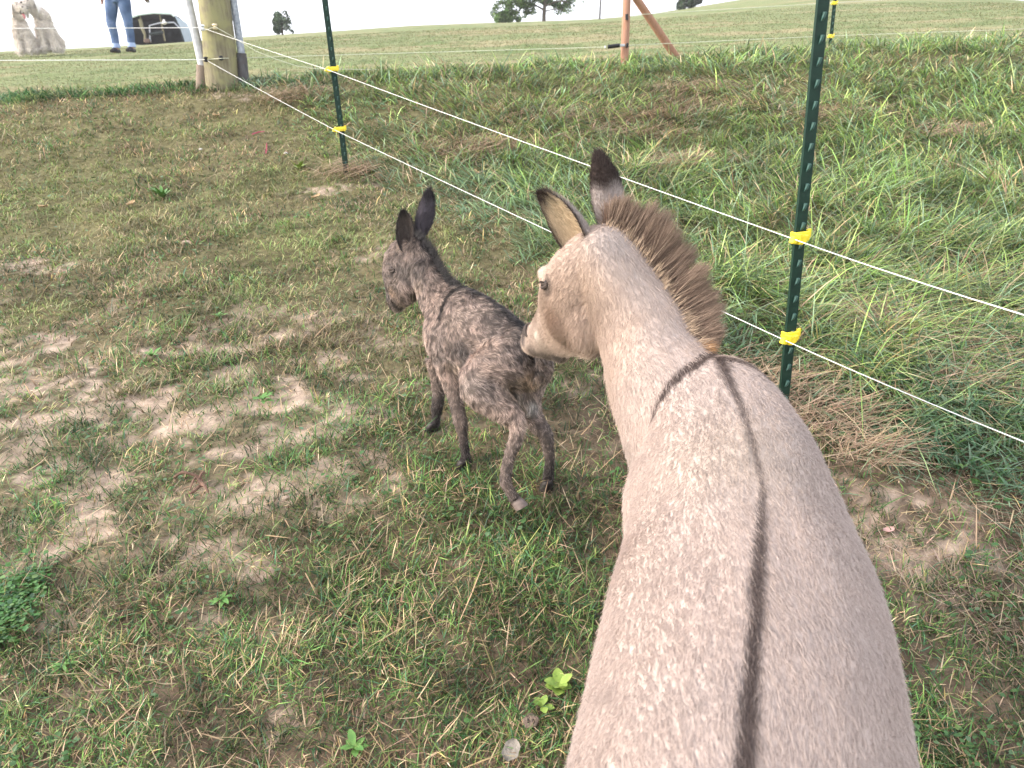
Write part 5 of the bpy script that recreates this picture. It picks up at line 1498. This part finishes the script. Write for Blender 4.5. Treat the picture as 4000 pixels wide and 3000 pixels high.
fr = [SP(*a) for a in arch]; bk = [p_ + V3(-1.9, DP, .5) for p_ in fr]
sheet('roof_sheet', M_DKIN, fr[2:6], bk[2:6]); sheet('left_sheet', M_DKIN, fr[:3], bk[:3]); 
sheet('right_sheet', M_TARP, fr[5:], [p_ + V3(-1.65, DP, .25) for p_ in fr[5:]])
bkf = MB(); bkf.add(bk + [p_ + V3(0, .06, 0) for p_ in bk], [list(range(len(bk))), list(range(2 * len(bk) - 1, len(bk) - 1, -1))] + [[i, len(bk) + i, len(bk) + i + 1, i + 1] for i in range(len(bk) - 1)]); bkf.build('back_sheet', M_DKIN, sh)
M_FRAME = noise_mat('pale_green_pipe', (.42, .52, .50), (.60, .70, .68), scale=10, rough=.5, bump=0)
m = MB(); m.tube([p_ + V3(0, -.05, .03) for p_ in fr[2:6] + [fr[6]]], .06, 8); m.build('hoop_pipe', M_FRAME, sh, True)
m = MB(); m.tube([fr[6], fr[7], fr[8]], .04, 8); m.build('hoop_pipe', M_DKIN, sh, True)
for a, b in (((546, 58), (560, 130)), ((624, 58), (645, 160))):
    m = MB(); m.tube([SP(*a, .3), SP((a[0] + b[0]) / 2, (a[1] + b[1]) / 2, .3), SP(*b, .3)], .05, 8); m.build('inner_post', M_TAW, sh, True)
m = MB(); limb(m, [SP(547, 75, .2), SP(556, 112, .2), SP(566, 135, .2), SP(565, 165, .2)], [.12, .10, .07, .06]); m.build('front_post', M_TAW, sh, True)
m = MB(); m.tube([SP(587, 165, -.1), SP(584, 100, -.1), SP(624, 90, -.1), SP(680, 88, -.1), SP(702, 110, -.1)], .045, 8); m.build('gate_frame', M_PIPE2, sh, True)
m = MB(); m.tube([SP(585, 134, -.1), SP(636, 126, -.1)], .09, 8); m.build('gate_rail', M_DKIN, sh, True)
m = MB(); m.box(SP(577, 160, -.1), (.35, .3, .22), bev=.04); m.build('feed_tub', M_TAS, sh, True)
m = MB(); limb(m, [SP(640, 76, -.15), SP(641, 84, -.15), SP(643, 90, -.15), SP(645, 95, -.15)], [.05, .08, .17, .10]); m.build('white_jug', M_WHT, sh, True)

# ------------------------------------------------------------------ trees and bushes beyond the crest
M_BARK = noise_mat('grey_bark', (.07, .055, .045), (.14, .115, .09), scale=10, rough=.9, bump=.6, stretch=(1, 1, .2))
def leafcloud(name, centres, radii, n, size, pal, parent, seed=0, hole=.42):
    rr = np.array(radii); w = rr ** 3 / (rr ** 3).sum()
    i = RNG.choice(len(rr), n, p=w); d = nrm2(RNG.normal(0, 1, (n, 3))); k = RNG.uniform(.35, 1, n) ** .5
    c = np.array(centres)[i] + d * (rr[i] * k)[:, None] * V3(1, 1, .8)
    g = n3(c * V3(1, 1, 1), 1.6, 601 + seed, 3); keep = g > hole; c, g = c[keep], g[keep]; n = len(c)
    a = nrm2(RNG.normal(0, 1, (n, 3)) + V3(0, 0, -.2)); b = nrm2(np.cross(a, RNG.normal(0, 1, (n, 3))))
    s = (size * RNG.uniform(.6, 1.3, n))[:, None]
    V = np.stack([c - a * s, c - b * s * .45, c + a * s, c + b * s * .45], 1)
    F = (np.arange(n) * 4)[:, None] + np.arange(4)[None]
    col = mixcol(pal, [1] * len(pal), n, .15) * (.6 + .8 * sstep(.42, .62, n3(c, 3.5, 620 + seed, 2)))[:, None]
    o = mesh_np(name, V.reshape(-1, 3), F, M_LEAF, None, True, np.repeat(col, 4, 0))
    world_child(o, parent); return o
def tree(name, label, cat, base, trunk, branches, blobs, n, size, pal, seed, group=None, hole=.42):
    t = thing(name, tuple(base), label, cat, group)
    pole('trunk', t, trunk[0], trunk[1], M_BARK, 10, .15)
    for b, r in branches: 
        m = MB(); limb(m, b, r, 7); m.build('branch', M_BARK, t, True)
    leafcloud('crown', [b[0] for b in blobs], [b[1] for b in blobs], n, size, pal, t, seed, hole)
    return t
YT = 52.0
def TP(px, py, dy=0): return P(px, py, YT + dy)
u = 1 / pix_m(2100, 60, YT)
PAL1 = [(.06, .13, .03), (.11, .20, .05), (.18, .27, .08), (.07, .11, .035)]
tb = TP(2124, 82)
blobs = []
for px, py, r in [(1965, 35, 42), (1940, 48, 30), (2010, 20, 48), (2050, -10, 50), (2060, 30, 34), (2090, -40, 60), (2150, -30, 60), (2190, 0, 46), (2230, 15, 34), (2262, 12, 22), (2180, 40, 24), (2215, 45, 18), (2240, 50, 16), (2080, 40, 22), (2040, 55, 24), (2000, 62, 20), (2120, -90, 60), (2060, -80, 45), (2190, -70, 50)]:
    blobs.append((TP(px, py, RNG.uniform(-.8, .8)), r * u))
tree('leafy_tree', 'larger leafy tree with a visible dark trunk on the crest, left of the orange pole', 'tree', tb, ([tb - V3(0, 0, .5), TP(2125, 60), TP(2128, 20), TP(2122, -40)], [.13, .12, .11, .06]),
     [([TP(2126, 40), TP(2080, 15, .3), TP(2030, 5, .5)], [.07, .04, .02]), ([TP(2127, 25), TP(2180, 5, -.3), TP(2240, 10, -.5)], [.07, .04, .02]), ([TP(2125, 0), TP(2100, -40), TP(2080, -80)], [.07, .05, .02]), ([TP(2127, 45), TP(2170, 35), TP(2215, 40)], [.04, .03, .015]), ([TP(2126, 10), TP(2160, -30), TP(2180, -70)], [.06, .04, .02])],
     blobs, 22000, .085, PAL1, 1, None, .50)
bb_ = TP(1965, 88)
tree('bush', 'rounded bush just left of the larger tree on the crest', 'bush', bb_, ([bb_ - V3(0, 0, .4), TP(1966, 60), TP(1966, 40)], [.05, .04, .02]), [], [(TP(1965, 66, -.5), 26 * u), (TP(1990, 72, -.3), 18 * u), (TP(2025, 76, -.3), 12 * u), (TP(1945, 74, -.4), 17 * u)], 2600, .09, [(.07, .15, .04), (.12, .21, .06), (.16, .25, .08)], 2, None, .3)
YT = 46.0; u = 1 / pix_m(1100, 90, YT)
sb_ = TP(1102, 140)
tree('sapling', 'small dense evergreen sapling standing alone on the crest left of the middle fence post', 'tree', sb_, ([sb_ - V3(0, 0, .4), TP(1102, 110), TP(1100, 60)], [.06, .05, .02]), [([TP(1102, 100), TP(1085, 70)], [.03, .01]), ([TP(1102, 95), TP(1128, 72)], [.03, .01])],
     [(TP(1085, 60), 17 * u), (TP(1088, 85), 24 * u), (TP(1118, 75), 24 * u), (TP(1122, 105), 26 * u), (TP(1095, 112), 28 * u), (TP(1075, 128), 20 * u), (TP(1130, 124), 18 * u), (TP(1112, 50), 11 * u), (TP(1062, 133), 12 * u)], 9000, .06, [(.06, .10, .055), (.10, .15, .08), (.04, .07, .045), (.14, .19, .12)], 3, None, .47)
YT = 60.0; u = 1 / pix_m(2690, 20, YT)
sb_ = TP(2690, 38)
tree('bush', 'dark bush showing over the crest to the right of the orange brace', 'bush', sb_, ([sb_ - V3(0, 0, .4), TP(2690, 20), TP(2690, 0)], [.06, .05, .02]), [], [(TP(2668, 16), 24 * u), (TP(2700, 5), 28 * u), (TP(2725, 0), 20 * u), (TP(2655, 28), 14 * u), (TP(2690, -25), 24 * u)], 3600, .12, [(.05, .085, .045), (.08, .12, .06), (.10, .11, .08)], 4, None, .42)
YT = 40.0
q0, q1 = TP(2342, 75), TP(2350, -60)
t = thing('utility_pole', tuple(q0), 'slim grey pole standing on the crest between the leafy tree and the orange post', 'pole')
pole('shaft', t, [q0 - V3(0, 0, .3), q0, q1], [.05, .05, .04], M_DARKSTUB, 10)
m = MB(); m.tube([q1, q1 + V3(0, 0, .08)], [.055, .02], 10); m.build('cap', M_STEEL, t, True)

# ------------------------------------------------------------------ small things on the ground
M_STONE = noise_mat('pale_stone', (.42, .39, .35), (.58, .54, .50), scale=40, rough=.9, bump=.5)
M_SAND = noise_mat('sand_clod', (.36, .27, .21), (.46, .36, .28), scale=60, rough=.95, bump=.6)
def stone(px, py, r, mat, label, seed, sq=.55):
    c = on_ground(px, py); m = MB(); ball(m, (0, 0, 0), (r, r * .8, r * sq), n=12)
    v = np.array(m.v); k = .75 + .5 * n3(v / r + seed, 1.3, 700 + seed)[:, None]; v = v * k
    m.v = [tuple(x_) for x_ in v]; o = m.build('stone', mat, None, True); o.location = c + V3(0, 0, r * sq * .5); tag(o, label, 'stone', 'stones lying in the grass'); return o
stone(1622, 646, .020, M_STONE, 'whitish stone in the grass under the lower wire, above the foal', 1)
stone(1118, 606, .016, M_STONE, 'small white stone left of the foot of the middle post', 2)
stone(730, 957, .026, M_SAND, 'tan stone in the turf in the upper left of the paddock', 3)
stone(785, 585, .014, M_STONE, 'tiny white pebble in the far paddock left of the pink strips', 4)
stone(372, 1567, .012, M_SAND, 'small sandy clod on the bare patch at the left', 5)
stone(1120, 1968, .010, M_SAND, 'small round pale pebble in the turf below and left of the foal', 6)
# pink flagging strips
M_PINK = noise_mat('pink_flagging', (.45, .08, .13), (.58, .14, .20), scale=50, rough=.5, bump=.1)
for px, py, px2, py2, lb_ in [(1040, 608, 1041, 560, 'short pink plastic strip standing in the grass left of the middle post'), (985, 530, 1035, 520, 'pink plastic strip lying in the grass beyond the standing one')]:
    a = on_ground(px, py); b = on_ground(px2, py2) + V3(0, 0, .01) if py2 > 515 and px2 != 1041 else P(px2, py2, a[1]); m = MB(); a = a + V3(0, 0, .012)
    w_ = nrm(np.cross(b - a, V3(0, 1, .3))) * .004
    mid = (a + b) / 2 + V3(.004, 0, .006)
    m.add([a - w_, a + w_, mid + w_, mid - w_, b + w_ * .7, b - w_ * .7] + [p_ + V3(0, .0012, .0006) for p_ in (a - w_, a + w_, mid + w_, mid - w_, b + w_ * .7, b - w_ * .7)],
          [[0, 1, 2, 3], [3, 2, 4, 5], [7, 6, 9, 8], [8, 9, 11, 10], [0, 6, 7, 1], [1, 7, 8, 2], [2, 8, 10, 4], [5, 4, 10, 11], [3, 5, 11, 9], [0, 3, 9, 6]])
    o = m.build('pink_strip', M_PINK, None, True); tag(o, lb_, 'plastic strip', 'pink plastic strips')
# curled dry weed
M_DRYW = noise_mat('rusty_dead_weed', (.12, .07, .05), (.20, .12, .085), scale=60, rough=.9, bump=.4)
c = on_ground(770, 1905); t = thing('dead_weed', tuple(c), 'curled rust brown dead weed lying in the left paddock', 'dead weed')
for k, pts in enumerate([[(688, 1900), (720, 1885), (755, 1881), (785, 1885), (795, 1905), (788, 1930)], [(800, 1935), (775, 1915), (750, 1945)], [(790, 1915), (812, 1945), (822, 1955)], [(780, 1900), (800, 1885), (812, 1880)], [(785, 1925), (762, 1960), (745, 1965)]]):
    q = [on_ground(*a) + V3(0, 0, .018 + .012 * math.sin(i * 1.3)) for i, a in enumerate(pts)]
    m = MB(); limb(m, q, [.0045] * (len(q) - 1) + [.0015], 6); m.build('stem', M_DRYW, t, True)
# walnut-shell like dung pellet with two holes, dry grey leaf
M_SHELL = noise_mat('grey_brown_shell', (.13, .095, .075), (.24, .18, .145), scale=80, rough=.9, bump=.6)
c = on_ground(2075, 2850); t = thing('walnut_shell', tuple(c), 'half walnut shell with two dark holes lying in the turf beside the donkey', 'walnut shell')
vd = nrm(-c); sdv = nrm(np.cross(vd, V3(0, 0, 1))); upv = np.cross(sdv, vd)
m = MB(); v = []; f = []; n_ = 18
for r_, z_ in ((.0, -.011), (.008, -.010), (.0135, -.004), (.0155, .003), (.0140, .0075), (.0115, .0085)):
    for i in range(n_):
        a = 2 * math.pi * i / n_; k_ = 1 + .06 * math.sin(5 * a) + .12 * math.cos(2 * a + .6)
        v.append(c + V3(0, 0, .018) + (sdv * math.cos(a) + upv * math.sin(a)) * r_ * k_ + vd * z_)
for a in range(5):
    for i in range(n_): f.append([a * n_ + i, a * n_ + (i + 1) % n_, (a + 1) * n_ + (i + 1) % n_, (a + 1) * n_ + i])
f.append([5 * n_ + i for i in range(n_)]); m.add(v, f); m.build('shell', M_SHELL, t, True)
for q_ in (-1, 1):
    m = MB(); R_ = np.stack([sdv, upv, vd], 1); ball(m, c + V3(0, 0, .018) + sdv * q_ * .0055 + vd * .0078 + upv * .001 * q_, (.0034, .0060, .0016), R_, 10); m.build('hole', M_LID, t, True)
def flatleaf(px, py, L, W, az, mat, label, name, cat, lift=.02, curl=.25):
    c = on_ground(px, py) + V3(0, 0, lift); m = MB(); v = []; f = []
    d = V3(math.cos(az), math.sin(az), 0); s = V3(-math.sin(az), math.cos(az), 0)
    K = 8
    for lay in (0, 1):
        for i in range(K + 1):
            t_ = i / K; w_ = W * (math.sin(math.pi * min(max(t_, .03), .985)) ** .7) * (1 + .15 * math.sin(9 * t_))
            for j in (-1, -.5, 0, .5, 1):
                v.append(c + d * L * (t_ - .5) + s * w_ * j * .5 + V3(0, 0, L * (curl * abs(j) ** 2 * .3 + curl * (t_ - .5) ** 2 + .25 * (t_ - .5) * d[1]) - lay * .0008))
    M5 = (K + 1) * 5
    for i in range(K):
        for j in range(4):
            a = i * 5 + j; f.append([a, a + 5, a + 6, a + 1]); f.append([M5 + a, M5 + a + 1, M5 + a + 6, M5 + a + 5])
        for j in (0, 4):
            a = i * 5 + j; f.append([a, a + 5, M5 + a + 5, M5 + a])
    m.add(v, f); o = m.build(name, mat, None, True); tag(o, label, cat); return o
M_DL = noise_mat('grey_dry_leaf', (.13, .12, .10), (.25, .225, .195), scale=50, rough=.85, bump=.4)
flatleaf(1998, 2952, .045, .038, 1.2, M_DL, 'dry grey leaf lying at the bottom edge left of the donkey', 'dry_leaf', 'leaf')
M_PL = noise_mat('pinkish_dry_leaf', (.34, .20, .18), (.46, .29, .26), scale=50, rough=.85, bump=.3)
flatleaf(3468, 2090, .032, .022, .3, M_PL, 'pinkish dry leaf on the bare strip to the right of the donkey', 'dry_leaf', 'leaf', .012)
M_TL = noise_mat('tan_dry_leaf', (.40, .27, .15), (.52, .37, .22), scale=50, rough=.85, bump=.3)
for k, (px, py, lb_) in enumerate([(175, 830, 'tan dead leaf in the far left of the paddock'), (515, 815, 'tan dead leaf left of the bright green tuft in the upper paddock'), (845, 458, 'brown dead leaf in the paddock below the corner post'), (1235, 780, 'orange brown dead leaf below the middle fence post'), (1860, 690, 'curled tan dead leaf just right of the foal ears')]):
    flatleaf(px, py, .06, .045, k * 1.3, M_TL, lb_, 'dead_leaf', 'leaf', .02, .5)
# seedling with round yellow-green leaves beside the donkey, and other bright seedlings
M_YG = noise_mat('yellow_green_leaf', (.17, .27, .05), (.26, .36, .08), scale=50, rough=.5, bump=.1)
M_BG = noise_mat('bright_green_leaf', (.07, .17, .04), (.13, .25, .06), scale=50, rough=.5, bump=.1)
def seedling(px, py, R, nleaf, mat, label, up=.5, wid=.55):
    c = on_ground(px, py); t = thing('seedling', tuple(c), label, 'seedling', 'seedlings in the turf')
    for k in range(nleaf):
        a = k * 2.4 + RNG.uniform(-.3, .3); L = R * RNG.uniform(.6, 1.0); m = MB()
        d = V3(math.cos(a), math.sin(a), up * RNG.uniform(.6, 1.4)); s = nrm(V3(-math.sin(a), math.cos(a), RNG.uniform(-.2, .2)))
        b = c + V3(0, 0, .008 + .012 * k / nleaf); v = []; f = []
        for i in range(6):
            t_ = i / 5; w_ = L * wid * .5 * (math.sin(math.pi * min(max(t_, .06), .96)) ** .8)
            q = b + d * L * t_ - V3(0, 0, L * .25 * t_ * t_)
            v += [q - s * w_ + V3(0, 0, w_ * .2), q, q + s * w_ + V3(0, 0, w_ * .2)]
        for i in range(5):
            for j in range(2): g_ = i * 3 + j; f.append([g_, g_ + 3, g_ + 4, g_ + 1])
        m.add(v, f); m.build('leaf', mat, t, True)
        m = None
    return t
seedling(2185, 2680, .038, 11, M_YG, 'yellow green seedling with round leaves beside the left flank of the donkey', .7, .8)
seedling(2120, 2770, .028, 5, M_YG, 'paler yellow seedling just below the round leaved one', .6, .7)
seedling(1172, 672, .055, 9, M_YG, 'bright light green seedling left of the foot of the middle post', .9, .5)
seedling(640, 785, .075, 16, M_BG, 'bright green leafy tuft in the upper left of the paddock', 1.0, .35)
seedling(600, 1415, .05, 8, M_BG, 'small bright green seedling on the bare patch edge', .6, .4)
seedling(1030, 1570, .05, 9, M_BG, 'bright rosette left of the foal near a straw stalk', .4, .4)
seedling(880, 2380, .035, 9, M_BG, 'blue green rosette in the middle of the lower left turf', .25, .35)
seedling(270, 2660, .035, 14, M_BG, 'spiky pale rosette below the clover clump', .3, .2)
seedling(1390, 2945, .035, 8, M_BG, 'broad leaved seedling at the bottom edge', .6, .5)
seedling(860, 1260, .04, 7, M_BG, 'low green seedling above the long straw stalk in the paddock', .5, .4)
# ------------------------------------------------------------------ thin haze volume added to lift the distant darks
hm, hnt, hb = new_mat('added_haze')
hnt.nodes.remove(hb)
pv = hnt.nodes.new('ShaderNodeVolumePrincipled')
pv.inputs['Color'].default_value = (.96, .97, 1.0, 1); pv.inputs['Density'].default_value = .0009; pv.inputs['Anisotropy'].default_value = .2
hnt.links.new(pv.outputs[0], hnt.nodes['Material Output'].inputs['Volume'])
m = MB(); m.box((0, 70, 2), (240, 200, 40))
hz_o = m.build('haze', hm); hz_o['kind'] = 'stuff'; hz_o['label'] = 'thin pale haze volume added to lighten the distant slope'
